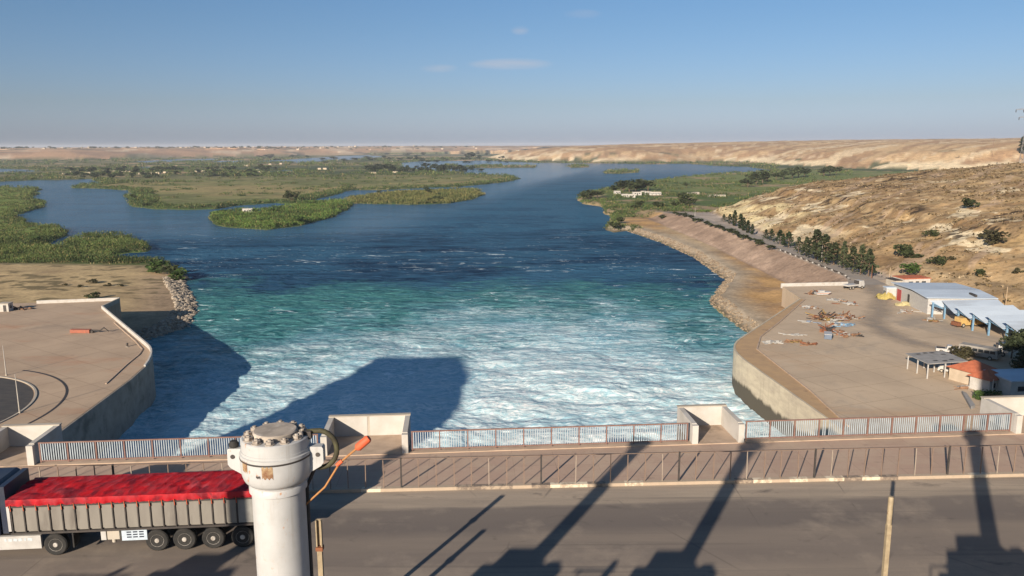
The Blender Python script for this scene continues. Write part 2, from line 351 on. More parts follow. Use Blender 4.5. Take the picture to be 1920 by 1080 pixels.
    fc=np.zeros(sh+(3,))+np.array((.44,.265,.155)); fc=mix(fc,(.31,.19,.12),ss(.46,.6,fbm(X/160,Y/260,99,6))); fc=mix(fc,(.6,.47,.33),ss(.6,.7,fbm(X/160,Y/200,100,4))*.8); fc=mix(fc,(.10,.10,.07),ss(.6,.68,fbm(X/350,Y/260,101,5))*.75)
    c=np.where(far[...,None],fc,c)
    # ---- reeds: height of the stand at each place
    hn=ss(.28,.72,fbm(X/11,Y/11,111,4))
    veg=np.where((dw>0)&(z<3)&~hill&(de<0)&(~far)&(dRB<0),ss(34,14,dw)*(1.2+4.0*hn),0)
    veg=np.where(dIA>0,1.5+3.4*hn,veg); veg=np.where(dIB>0,1.2+3.2*hn,veg); veg=np.where(dis>0,2.5+2*hn,veg)
    veg=np.where(lnf,np.where(Y+(X+150)*.06>357,np.where((dLN>11)&(Y>480),.7*hn,1.3+4.0*hn),0),veg)
    veg=np.where((dw>34)&(r<1500)&(dLN<0)&(dIA<0)&(dIB<0),np.where(fbm(X/20,Y/20,113,3)>.68,1.4,0),veg)
    veg=np.where((dw>20)&(r>1300)&(de<0)&(~far)&(dRB<0)&(fbm(X/170,Y/70,117,4)>.55),3.5+3*hn,veg)
    rv=(dRB>0)&~hill&(Y>560)
    veg=np.where(rv,np.where((dRB<16)|(fbm(X/28,Y/28,115,3)>np.where(Y>840,.60,.57)),1.0+2.6*hn,0),veg)
    veg=np.where((dRB>0)&(Y>480)&(Y<565)&(dRB<9)&(X<85),2.2,veg)
    veg=np.where((z<.15),0,veg)
    return z,np.clip(c,.01,.9),veg
def fan(ys,far_r,ncol,amax,xs0=0):
    rr=[]
    for y in ys:
        rr.append(P(960,y,0).length if False else math.hypot(*P2(960,y)))
    rr=np.array(rr+list(far_r)); a=np.linspace(-amax,amax,ncol)
    Rr,A=np.meshgrid(rr,a,indexing='ij'); return Rr*np.sin(A),Rr*np.cos(A),len(rr),ncol
# terrain sheet
X,Y,nr,nc=fan(list(np.arange(1120,560,-2.0))+list(np.arange(560,283,-.62)),list(np.geomspace(5200,15000,46)),980,R(46))
tz,tc,tv=land(X,Y)
M_ground=attrmat('dry_earth',.95,.7,.26,.5,.25)
g=grid_mesh('ground',np.stack([X,Y,tz],-1).reshape(-1,3),nr,nc,M_ground,{'col':tc.reshape(-1,3),'scrub':np.where(sdf(X,Y,NH)>1,.75,np.where(sdf(X,Y,ES)>0,.35,.1)).ravel()})
setp(g,'dry river valley floor with flat wetlands, brown hills and pale bluffs','ground',kind='structure')
def ground_z(x,y): return float(land(np.array([[float(x)]]),np.array([[float(y)]]))[0][0,0])
# ------------------------------------------------------------------ river
X,Y,nr,nc=fan(list(np.arange(1000,540,-1.25))+list(np.arange(540,283,-.8)),list(np.geomspace(5200,15000,26)),1040,R(46))
turb=ss(330,150,Y)
ys=Y+ (fbm(X/25,Y/40,201,3)-.5)*30
wx=X+9*(fbm(X/23,Y/19,211,3)-.5)+3*(fbm(X/7,Y/6,212,3)-.5); wy=Y+9*(fbm(X/21+5,Y/17,213,3)-.5)
w1=fbm(wx/5.2,wy/3.6,203,5)-.5; w2=fbm(wx/1.6,wy/1.2,204,3)-.5; w3=fbm(wx/13,wy/9,205,3)-.5
rid=1-np.abs(fbm(wx/8,wy/5,206,4)*2-1)*2.6
wz=turb*(w1*.45+w2*.12+w3*(1.1+.3*ss(205,150,Y))+(fbm(wx/30,wy/22,214,3)-.5)*1.6+np.clip(rid,0,1)*.12)+ss(900,300,Y)*(w1*.32+w3*.15)+ss(520,250,Y)*w2*.12
# foam and upwelling, metres downstream of the gates
fro=235+np.interp(X,[-90,-70,-45,-20,5,30,45,70],[-75,-60,-18,12,32,8,-50,-80])
fro=np.interp(X,[-95,-78,-62,-45,-20,5,30,44,54],[224,232,240,250,268,280,268,256,244])
foam=ss(65,-95,Y-fro+(fbm(X/18,Y/18,207,4)-.5)*80)*np.interp(X,[-95,-60,-20,10,45],[.75,.88,.97,1,.95])
foam=foam+.30*ss(228,150,Y+(fbm(X/20,Y/20,215,4)-.5)*60)*np.interp(X,[-80,-40,0],[.45,.85,1])
tq=ss(365,265,Y+(fbm(X/30,Y/30,208,4)-.5)*80)
M_water,nt,b=nodes('river_water')
co=N(nt,'ShaderNodeNewGeometry').outputs['Position']
af=N(nt,'ShaderNodeAttribute',attribute_name='foam').outputs['Fac']; at=N(nt,'ShaderNodeAttribute',attribute_name='turq').outputs['Fac']
wv_=N(nt,'ShaderNodeTexNoise',Scale=.06,Detail=3); nt.links.new(co,wv_.inputs['Vector'])
wv2=nt.nodes.new('ShaderNodeVectorMath'); wv2.operation='MULTIPLY_ADD'; nt.links.new(wv_.outputs['Color'],wv2.inputs[0]); wv2.inputs[1].default_value=(16,16,0); nt.links.new(co,wv2.inputs[2])
cw=wv2.outputs[0]
s1=scaled(nt,cw,(.17,.36,.2)); s2=scaled(nt,cw,(.75,1.2,.6)); s3=scaled(nt,co,(.010,.024,.02)); s0=scaled(nt,co,(.05,.13,.05)); s4=scaled(nt,co,(.11,.26,.1))
streak=math_(nt,'ADD',math_(nt,'MULTIPLY',noise(nt,s0,1,6,.62,.5),.6),math_(nt,'MULTIPLY',noise(nt,s4,1,5,.6,.8),.4))
deep=mixc(nt,mapr(nt,streak,.41,.59),(.004,.026,.066),(.026,.085,.160))  # sky reflections off the wave slopes put into the water colour as streaks
deep=mixc(nt,math_(nt,'MINIMUM',math_(nt,'ADD',mapr(nt,noise(nt,s3,1,5,.6,.6),.44,.62,0,.8),mapr(nt,N(nt,'ShaderNodeAttribute',attribute_name='reach').outputs['Fac'],0,1,0,.55)),.92),deep,(.034,.115,.20))
tqc=mixc(nt,mapr(nt,noise(nt,s1,1.0,6,.62,1.0),.35,.65),(.014,.10,.115),(.09,.27,.265))
tn=mapr(nt,math_(nt,'ADD',math_(nt,'MULTIPLY',noise(nt,scaled(nt,co,(.07,.12,.05)),1.,6,.68,1),2.4),math_(nt,'MULTIPLY',at,1.3)),1.62,2.55)
col=mixc(nt,tn,deep,tqc)
fn1=noise(nt,s1,1.0,7,.68,1.2); fn2=noise(nt,s2,.9,6,.65,.8)
fsum=math_(nt,'ADD',math_(nt,'ADD',math_(nt,'MULTIPLY',fn1,1.5),math_(nt,'MULTIPLY',fn2,1.0)),math_(nt,'ADD',math_(nt,'MULTIPLY',af,.85),math_(nt,'MULTIPLY',math_(nt,'SUBTRACT',noise(nt,scaled(nt,co,(.035,.06,.05)),1,5,.6,1.2),.5),1.5)))
fm=mapr(nt,fsum,1.62,2.72)
milk=mixc(nt,mapr(nt,noise(nt,scaled(nt,co,(.10,.18,.1)),1,5,.6,.8),.35,.65),(.10,.29,.36),(.25,.44,.53))
col=mixc(nt,mapr(nt,math_(nt,'ADD',af,math_(nt,'MULTIPLY',fn1,1.0)),.70,1.45),col,milk); col=mixc(nt,mapr(nt,af,.8,1.35,0,.75),col,(.33,.57,.67))
foamc=mixc(nt,mapr(nt,fn2,.35,.62),(.34,.50,.54),(.82,.83,.82))
col=mixc(nt,fm,col,foamc)
cap=mapr(nt,noise(nt,scaled(nt,co,(.10,.24,.2)),.8,6,.70,1.6),.600,.650)
capm=math_(nt,'MULTIPLY',cap,N(nt,'ShaderNodeAttribute',attribute_name='caps').outputs['Fac'])
col=mixc(nt,capm,col,(.66,.76,.80))
nt.links.new(col,b.inputs['Base Color']); b.inputs['IOR'].default_value=1.33
rr_=mapr(nt,fm,0,.6,.16,.75); nt.links.new(rr_,b.inputs['Roughness'])
hn=math_(nt,'ADD',math_(nt,'MULTIPLY',noise(nt,scaled(nt,co,(.22,.5,.3)),1,5,.62,.4),1.),math_(nt,'MULTIPLY',streak,3.2))
bp=bump(nt,b,hn,1.0,1.1)
rip=N(nt,'ShaderNodeAttribute',attribute_name='rip').outputs['Fac']; b.inputs['Specular IOR Level'].default_value=0;  nt.links.new(rip,bp.inputs['Strength'])
gl=N(nt,'ShaderNodeBsdfGlossy',Roughness=.12); nt.links.new(bp.outputs[0],gl.inputs['Normal'])
fz=N(nt,'ShaderNodeFresnel',IOR=1.33); nt.links.new(bp.outputs[0],fz.inputs['Normal'])
fk=math_(nt,'MULTIPLY',math_(nt,'MULTIPLY',fz.outputs[0],mapr(nt,rip,.35,.95,.75,.17)),mapr(nt,fm,0,.4,1,.1))      # waves tilt away from the low sky: open chop mirrors far less than the calm reaches
mxs=N(nt,'ShaderNodeMixShader'); nt.links.new(fk,mxs.inputs[0]); nt.links.new(b.outputs[0],mxs.inputs[1]); nt.links.new(gl.outputs[0],mxs.inputs[2]); nt.links.new(mxs.outputs[0],nt.nodes['Material Output'].inputs[0])
caps=ss(660,340,Y)*(.45+.55*ss(430,320,Y))*ss(.36,.56,fbm(X/45,Y/40,209,3))
calm=ss(-40,-110,X+ (Y-500)*-.18)*ss(420,520,Y)          # sheltered backwater on the left
ripv=np.clip(.95-.55*calm-.55*ss(900,1900,Y)-.55*np.clip(foam,0,1),.12,1)
wv=grid_mesh('river_water',np.stack([X,Y,wz*(1-.8*calm)],-1).reshape(-1,3),nr,nc,M_water,{'foam':foam.ravel(),'turq':tq.ravel(),'caps':caps.ravel(),'rip':ripv.ravel(),'reach':ss(390,640,Y).ravel()})
setp(wv,'wide blue river churning white and turquoise below the dam','water',kind='structure')
# ------------------------------------------------------------------ reeds
M_reed=attrmat('reed_leaf',.8,1.2,.25,tr=.3)
def reeds(name,label,x0,x1,y0,y1,n,test,cg,cb):
    px=rng.uniform(x0,x1,n); py=rng.uniform(y0,y1,n)
    d=[ray(a,c) for a,c in zip(px,py)]; d=np.array(d); t=-H/d[:,2]; X=d[:,0]*t; Y=d[:,1]*t
    k=(t>0)&test(X,Y); X=X[k][None]; Y=Y[k][None]
    z,_,v=land(X,Y); k=v[0]>.3; X=X[0][k];Y=Y[0][k];z=z[0][k];v=v[0][k]
    K=14; n=len(X); sc=np.clip(Y/560,.7,6)
    Xc=np.repeat(X,K)+rng.normal(0,1,n*K)*1.0*np.repeat(sc,K); Yc=np.repeat(Y,K)+rng.normal(0,1,n*K)*1.3*np.repeat(sc,K)
    hh=np.repeat(v,K)*.78*rng.uniform(.85,1.15,n*K); u=rng.uniform(0,1,n*K)**.7; zc=np.repeat(z,K)+hh*u*.85
    s=np.repeat(sc,K)*rng.uniform(.28,.62,n*K); m=n*K
    ang=rng.uniform(0,2*PI,m); tl=rng.normal(0,.55,m)
    ax=np.stack([np.cos(ang),np.sin(ang),np.zeros(m)],1); up=np.stack([np.sin(ang)*np.sin(tl),-np.cos(ang)*np.sin(tl),np.cos(tl)],1)
    c0=np.stack([Xc,Yc,zc],1); S=s[:,None]
    V=np.stack([c0-ax*S*.5-up*S*.8,c0+ax*S*.5-up*S*.8,c0+ax*S*.15+up*S*1.2,c0-ax*S*.2+up*S*1.1],1).reshape(-1,3)
    V[:,2]=np.maximum(V[:,2],np.repeat(np.repeat(z,K),4)-.3)
    nn=fbm(Xc/18,Yc/18,301,3); cc=mix(np.zeros((m,3))+np.array(cg),cb,ss(.45,.68,nn)); cc=mix(cc,(.27,.20,.09),(rng.uniform(0,1,m)<.12)*.7)
    cc=mix(cc,(.26,.195,.10),((u<.22)&(rng.uniform(0,1,m)<.75))*.85); cc=mix(cc,(.05,.07,.026),ss(.52,.64,fbm(Xc/7,Yc/7,302,3))*.5)
    cc=cc*1.14*rng.uniform(.72,1.28,(m,1))
    o=poly_mesh(name,V,4,M_reed,{'col':np.repeat(cc,4,0)})
    return setp(o,label,'reeds',kind='stuff')
ia=lambda X,Y:sdf(X[None],Y[None],IA)[0]>-6
ib=lambda X,Y:sdf(X[None],Y[None],IB)[0]>-6
ln=lambda X,Y:(sdf(X[None],Y[None],LN)[0]>-8)&(X<0)
rb_=lambda X,Y:(sdf(X[None],Y[None],RB)[0]>-6)&(X>0)
oth=lambda X,Y:~(ia(X,Y)|ib(X,Y)|ln(X,Y)|rb_(X,Y))
reeds('reed_bed','dense green reeds covering the low left bank behind the sandy beach',-120,370,345,512,19000,ln,(.105,.14,.045),(.065,.09,.032))
reeds('reed_bed','bright green reeds on the island nearest the dam, straw-coloured at its waterline',380,670,374,434,5200,ia,(.105,.165,.04),(.06,.095,.028))
reeds('reed_bed','olive and straw reeds on the flat island right of the bright green one',630,915,350,388,4200,ib,(.15,.15,.055),(.10,.115,.04))
reeds('reed_bed','dark reed fringe round the big tan meadow and far marshes',-120,1460,296,396,26000,oth,(.085,.12,.042),(.05,.075,.03))
reeds('scrub','low green scrub on the right bank spit and fields behind',1075,1600,312,436,9000,rb_,(.085,.12,.035),(.05,.075,.028))
def hill_cover(name,label,kind,n,lo,hi,cg,cb):
    d=np.array([ray(a,c) for a,c in zip(rng.uniform(1310,2050,n),rng.uniform(295,545,n))])
    # spread over the near hill by distance, not by picture height
    Y=rng.uniform(190,700,n)**1.0; X=rng.uniform(130,470,n); k=(sdf(X[None],Y[None],NH)[0]>2)&(X/Y<.75)
    X=X[k];Y=Y[k]; cl=fbm(X/14,Y/14,601,4); k=cl>rng.uniform(.30,.62,len(X)); X=X[k];Y=Y[k]
    z=land(X[None],Y[None])[0][0]; n=len(X); K=7; m=n*K; s=rng.uniform(lo,hi,n)*(.6+rng.uniform(0,1,n)**3*.9); S=np.repeat(s,K)
    c0=np.stack([np.repeat(X,K)+rng.normal(0,.38,m)*S,np.repeat(Y,K)+rng.normal(0,.38,m)*S,np.repeat(z,K)+rng.uniform(.0,.75,m)*S],1)
    V=leafcloud_(c0,.38*S); cc=mix(np.zeros((m,3))+np.array(cg),cb,rng.uniform(0,1,m))*np.repeat(rng.uniform(.6,1.3,n),K)[:,None]
    return setp(poly_mesh(name,V,4,M_reed,{'col':np.repeat(cc,4,0)}),label,kind,kind='stuff')
def leafcloud_(pts,size):
    m=len(pts); ang=rng.uniform(0,2*PI,m); ph=rng.uniform(-1,1,m)*1.2
    a=np.stack([np.cos(ang),np.sin(ang),rng.normal(0,.3,m)],1); b=np.stack([-np.sin(ang)*np.cos(ph),np.cos(ang)*np.cos(ph),np.sin(ph)],1); s=(size*rng.uniform(.6,1.3,m))[:,None]
    return np.stack([pts-a*s-b*s*.5,pts+a*s*.6-b*s*.7,pts+a*s+b*s*.4,pts-a*s*.3+b*s],1).reshape(-1,3)
hill_cover('dry_scrub','low dry scrub and tufts dotted over the brown hillside','scrub',19000,.45,1.0,(.24,.165,.085),(.14,.11,.055))
hill_cover('loose_stones','pale loose stones strewn over the brown hillside','stones',12000,.35,.9,(.46,.36,.23),(.36,.27,.16))
# ------------------------------------------------------------------ the dam: deck, road, walk, parapets
kY=lambda x:39.45+.0455*x
rY=lambda x:44.75+.0735*x
def line_poly(f0,f1,x0,x1,n=2):
    xs=np.linspace(x0,x1,n); return [(x,f0(x)) for x in xs]+[(x,f1(x)) for x in xs[::-1]]
XL,XR=-120,140
M_dam=mat('dam_concrete',(.36,.32,.27),(.28,.25,.21),.3,.9,c3=(.2,.18,.15),scale3=.1)
dam=MB().prism(line_poly(lambda x:-24+.06*x,lambda x:rY(x)+.35,-330,330),-8,35.85).build('dam_body',M_dam)
setp(dam,'concrete dam body carrying the road above the river','dam')
M_road,nt,b=nodes('road_asphalt')
co=N(nt,'ShaderNodeNewGeometry').outputs['Position']
sx=N(nt,'ShaderNodeSeparateXYZ'); nt.links.new(co,sx.inputs[0])
off=math_(nt,'SUBTRACT',math_(nt,'ADD',math_(nt,'MULTIPLY',sx.outputs[0],.0455),39.45),sx.outputs[1])     # metres from the kerb
offn=math_(nt,'ADD',off,math_(nt,'MULTIPLY',math_(nt,'SUBTRACT',noise(nt,scaled(nt,co,(.25,1,1)),.9,5),.5),1.0))
rp=N(nt,'ShaderNodeValToRGB'); rp.color_ramp.interpolation='EASE'
el=rp.color_ramp.elements; el[0].position=.0; el[0].color=(.39,.315,.24,1); el[1].position=1; el[1].color=(.17,.14,.12,1)
for p,c in ((.165,(.37,.30,.225)),(.215,(.142,.118,.102)),(.40,(.115,.096,.086)),(.50,(.20,.162,.13)),(.66,(.175,.142,.118)),(.8,(.235,.19,.15))):
    e=el.new(p); e.color=(*c,1)
nt.links.new(mapr(nt,offn,0,11),rp.inputs[0])
c_=mixc(nt,mapr(nt,noise(nt,scaled(nt,co,(.12,1.2,1)),1.,6,.65),.35,.65,0,.45),rp.outputs[0],(.115,.095,.085))
c_=mixc(nt,mapr(nt,noise(nt,co,.35,6,.65),.52,.70,0,.6),c_,(.30,.245,.19))
c_=mixc(nt,mapr(nt,noise(nt,scaled(nt,co,(.6,1.3,1)),.55,6,.7,.4),.60,.69,0,.65),c_,(.055,.047,.043))
c_=mixc(nt,mapr(nt,noise(nt,co,14,3,.6),.5,.75,0,.25),c_,(.06,.055,.05))
wvn=N(nt,'ShaderNodeTexVoronoi',feature='DISTANCE_TO_EDGE',Scale=.16); nt.links.new(scaled(nt,co,(1,.6,1)),wvn.inputs['Vector'])
ck=math_(nt,'MULTIPLY',mapr(nt,wvn.outputs['Distance'],0.0,.008,1,0),mapr(nt,noise(nt,co,.4,2),.50,.60,0,.6))
c_=mixc(nt,ck,c_,(.06,.05,.045))
c_=mixc(nt,mapr(nt,noise(nt,scaled(nt,co,(.05,2.2,1),(0,0,R(-2.6))),1.,5,.6,.3),.56,.68,0,.5),c_,(.085,.072,.064))       # worn wheel paths
vp=N(nt,'ShaderNodeTexVoronoi',Scale=.22); nt.links.new(scaled(nt,co,(1,2.2,1)),vp.inputs['Vector']); sv=N(nt,'ShaderNodeSeparateColor'); nt.links.new(vp.outputs['Color'],sv.inputs[0])
c_=mixc(nt,mapr(nt,sv.outputs[0],.80,.82,0,.10),c_,(.075,.065,.06))                # patched squares
c_=mixc(nt,mapr(nt,noise(nt,co,38,3,.75),.35,.7,0,.35),c_,(.32,.28,.24))
nt.links.new(c_,b.inputs['Base Color']); b.inputs['Roughness'].default_value=.85; b.inputs['Specular IOR Level'].default_value=.25
bump(nt,b,noise(nt,co,22,3),.3,.01)
def sheet(name,poly,z,m,kind='structure',th=.0,label=None,cat=None):
    mb=MB()
    if th: mb.prism(poly,z-th,z)
    else: mb.add([(p[0],p[1],z) for p in poly],[list(range(len(poly)))])
    o=mb.build(name,m)
    if not th and o.data.polygons[0].normal.z<0: o.data.flip_normals()
    return setp(o,label,cat,kind=kind)
sheet('road',line_poly(lambda x:-23+.06*x,lambda x:kY(x)-.02,XL,XR),36,M_road,th=.14,label='dusty two-lane asphalt road along the dam crest',cat='road')
M_walk,nt,b=nodes('pink_paving')
co=N(nt,'ShaderNodeNewGeometry').outputs['Position']
br=N(nt,'ShaderNodeTexBrick',Scale=1.,offset=0.); br.inputs['Mortar Size'].default_value=.012; br.inputs['Brick Width'].default_value=2.4; br.inputs['Row Height'].default_value=1.75
nt.links.new(scaled(nt,co,(1,1,1),(0,0,R(-3.2))),br.inputs['Vector'])
br.inputs['Color1'].default_value=(.385,.275,.215,1); br.inputs['Color2'].default_value=(.35,.25,.195,1); br.inputs['Mortar'].default_value=(.25,.18,.14,1)
c_=mixc(nt,mapr(nt,noise(nt,co,.6,6,.65),.4,.7,0,.7),br.outputs['Color'],(.42,.33,.25))
c_=mixc(nt,mapr(nt,noise(nt,co,1.7,5,.65),.6,.72,0,.45),c_,(.2,.15,.12))
nt.links.new(c_,b.inputs['Base Color']); b.inputs['Roughness'].default_value=.9; b.inputs['Specular IOR Level'].default_value=.2
bump(nt,b,noise(nt,co,9,4),.25,.01)
sheet('pavement',line_poly(lambda x:kY(x)+.3,lambda x:rY(x)-.35,XL,XR),36.15,M_walk,th=.29,label='pink paved walkway between road fence and railing',cat='pavement')
M_edge=mat('edge_concrete',(.44,.33,.245),(.36,.27,.2),1.3,.9,c3=(.25,.19,.14),scale3=.7)
sheet('edge_strip',line_poly(lambda x:rY(x)-.35,lambda x:rY(x)+.3,XL,XR),36.2,M_edge,th=.34,label='narrow tan concrete edge strip under the railing',cat='edge strip')
M_kerb,nt,b=nodes('kerb_stone')
co=N(nt,'ShaderNodeNewGeometry').outputs['Position']
fl=math_(nt,'FLOOR',math_(nt,'MULTIPLY',N(nt,'ShaderNodeSeparateXYZ').outputs[0],1.0),0)
sx=nt.nodes[-3] if False else None
s_=N(nt,'ShaderNodeSeparateXYZ'); nt.links.new(co,s_.inputs[0])
idx=math_(nt,'FLOOR',s_.outputs[0],0.)
wn=N(nt,'ShaderNodeTexWhiteNoise',noise_dimensions='1D'); nt.links.new(idx,wn.inputs['W'])
c_=mixc(nt,mapr(nt,wn.outputs['Value'],.72,.74),(.37,.29,.215),(.58,.5,.38)); c_=mixc(nt,mapr(nt,wn.outputs['Value'],.2,.18),c_,(.16,.125,.10))
c_=mixc(nt,mapr(nt,noise(nt,co,2.5,5,.7),.45,.6),c_,(.34,.27,.2))
nt.links.new(c_,b.inputs['Base Color']); b.inputs['Roughness'].default_value=.9
sheet('kerb',line_poly(lambda x:kY(x),lambda x:kY(x)+.3,XL,XR),36.17,M_kerb,th=.31,label='worn kerb stones with patches of old white paint',cat='kerb')
# parapet bays
BAYS=[(-30.6,-27.3,'white parapet bay left of the red-covered truck at the frame edge'),(-11.2,-6.2,'white parapet bay right behind the white cylinder, with a joint in its back wall'),
      (10.85,14.0,'white parapet bay between the middle railing and the right railing'),(31.35,34.6,'white parapet bay at the right end of the right railing')]
for i,(a,c,lab) in enumerate(BAYS):
    t=thing('parapet_bay',lab,'parapet',((a+c)/2,rY((a+c)/2),36.1),math.atan(.0735),'white parapet bays along the walkway')
    w=(c-a)/2; dp=3.15; h=1.32
    MB().prism([(-w,.302),(w,.302),(w,dp),(-w,dp)],-1.2,.06).build('floor_slab',M_edge,t)
    bw=MB()
    if i==1:
        bw.box(((-w+.01-.168)/2,dp-.14,h/2-.2),(w-.01-.168,.26,h+.4)); bw.box(((w-.01-.012)/2,dp-.14,h/2-.2),(w-.01+.012,.26,h+.4))
        MB().box((.0-.09,dp-.1,h/2-.2),(.16,.3,h+.36)).build('joint_pier',M_conc,t)
    else: bw.box((0,dp-.14,h/2-.2),(2*w-.02,.26,h+.4))
    bw.build('back_wall',M_white,t)
    for s in (-1,1):
        # side walls run back to front with a sloping coping and an end post at the railing line
        x=s*(w-.15); vs=[]
        for xx in (x-.15,x+.15): vs+=[(xx,-.05,-.9),(xx,dp-.275,-1.1),(xx,dp-.275,h),(xx,-.05,h-.02)]
        sw=MB().add(vs,[(0,1,2,3),(7,6,5,4),(0,4,5,1),(1,5,6,2),(2,6,7,3),(3,7,4,0)]); sw.build('side_wall',M_white,t)
        MB().box((x,-.2,.52),(.36,.29,1.46)).build('end_post',M_white,t)
    MB().box((0,dp-.14,h+.03),(2*w+.06,.34,.06)).build('coping',M_conc,t)
# railings between the bays
def railing(x0,x1,label):
    t=thing('railing',label,'railing',(x0,rY(x0),36.2),math.atan(.0735),'red and white railings along the walkway')
    L=(x1-x0)/math.cos(math.atan(.0735)); n=max(2,round(L/1.62)); st=L/n
    MB().box((L/2,0,1.2),(L,.07,.07)).build('top_rail',M_redpaint,t); MB().box((L/2,0,.12),(L,.06,.06)).build('bottom_rail',M_redpaint,t)
    for i in range(n+1): MB().box((min(max(i*st,.05),L-.05),.0,.6),(.075,.075,1.14)).build('post',M_redpaint,t)
    for i in range(n):
        mb=MB(); k=11
        for j in range(k):
            if random.random()<.02: continue
            mb.box((i*st+st*(j+1)/(k+1),.0,.66),(.055,.03,1.0))
        mb.build('bar_panel',M_steelw,t)
railing(-27.1,-11.4,'pale barred railing behind the red-covered truck'); railing(-6.0,10.65,'middle railing of pale blue bars above the foaming water'); railing(14.2,31.2,'right railing of pale bars with red posts above the yard')
railing(34.8,50,'railing right of the last white bay'); railing(-46,-30.8,'railing left of the leftmost white bay')
# thin fence on the kerb
def kerb_fence(x0,x1):
    t=thing('kerb_fence','thin rusty wire fence on the kerb beside the road','fence',(x0,kY(x0)+.15,36.17),math.atan(.0455))
    n=int((x1-x0)/.93); mb=MB(); 
    for i in range(n+1):
        x=i*.93
        if i%8==3: MB().box((x,0,.82),(.085,.085,1.64)).build('main_post',M_dark,t)
        else:
            MB().box((x+random.uniform(-.02,.02),0,.78+random.uniform(-.03,.02)),(.042,.042,1.56),ry=random.uniform(-.015,.015)).build('thin_post',M_pale if i%5==2 else M_rail,t)
    MB().box(((x1-x0)/2,.0,1.6),(x1-x0,.03,.03)).build('top_wire',M_rail,t)
M_rail=mat('thin_rust',(.20,.145,.11),(.17,.115,.085),4,.8); M_pale=mat('pale_post',(.30,.25,.20),(.25,.2,.16),4,.8)
kerb_fence(-31,46)
# ------------------------------------------------------------------ hydraulic gate cylinders
M_cyl,nt,b=nodes('white_cylinder_paint')
co=N(nt,'ShaderNodeTexCoord').outputs['Object']
c_=mixc(nt,mapr(nt,noise(nt,co,3.2,5,.6),.4,.68,0,.7),(.405,.405,.40),(.345,.342,.335))
gr=mapr(nt,noise(nt,co,6,7,.78),.585,.68,0,.85); c_=mixc(nt,gr,c_,(.36,.33,.29))
dr=mapr(nt,noise(nt,scaled(nt,co,(9,9,.55)),1.,5,.7),.56,.74,0,.4); c_=mixc(nt,dr,c_,(.24,.215,.18))
rs=mapr(nt,noise(nt,scaled(nt,co,(1.3,1.3,.7)),2.6,6,.72),.61,.67); c_=mixc(nt,rs,c_,(.36,.17,.07))
bk=mapr(nt,noise(nt,scaled(nt,co,(1,1,.7)),5,6,.75),.715,.735); c_=mixc(nt,bk,c_,(.05,.045,.04))
nt.links.new(c_,b.inputs['Base Color']); b.inputs['Roughness'].default_value=.55
M_lid=mat('dirty_lid',(.40,.34,.28),(.28,.24,.2),5,.8,c3=(.55,.5,.44),scale3=4,world=False)
M_bolt=mat('grimy_bolt',(.42,.38,.33),(.2,.16,.13),16,.7,world=False)
M_hose=mat('olive_hose',(.075,.072,.035),(.035,.03,.02),5,.7,world=False)
M_orange=mat('orange_plastic',(.62,.12,.05),(.5,.09,.04),6,.6,world=False)
M_patch=mat('rust_patch',(.15,.06,.03),(.33,.24,.14),7,.9,(.42,.62),world=False)
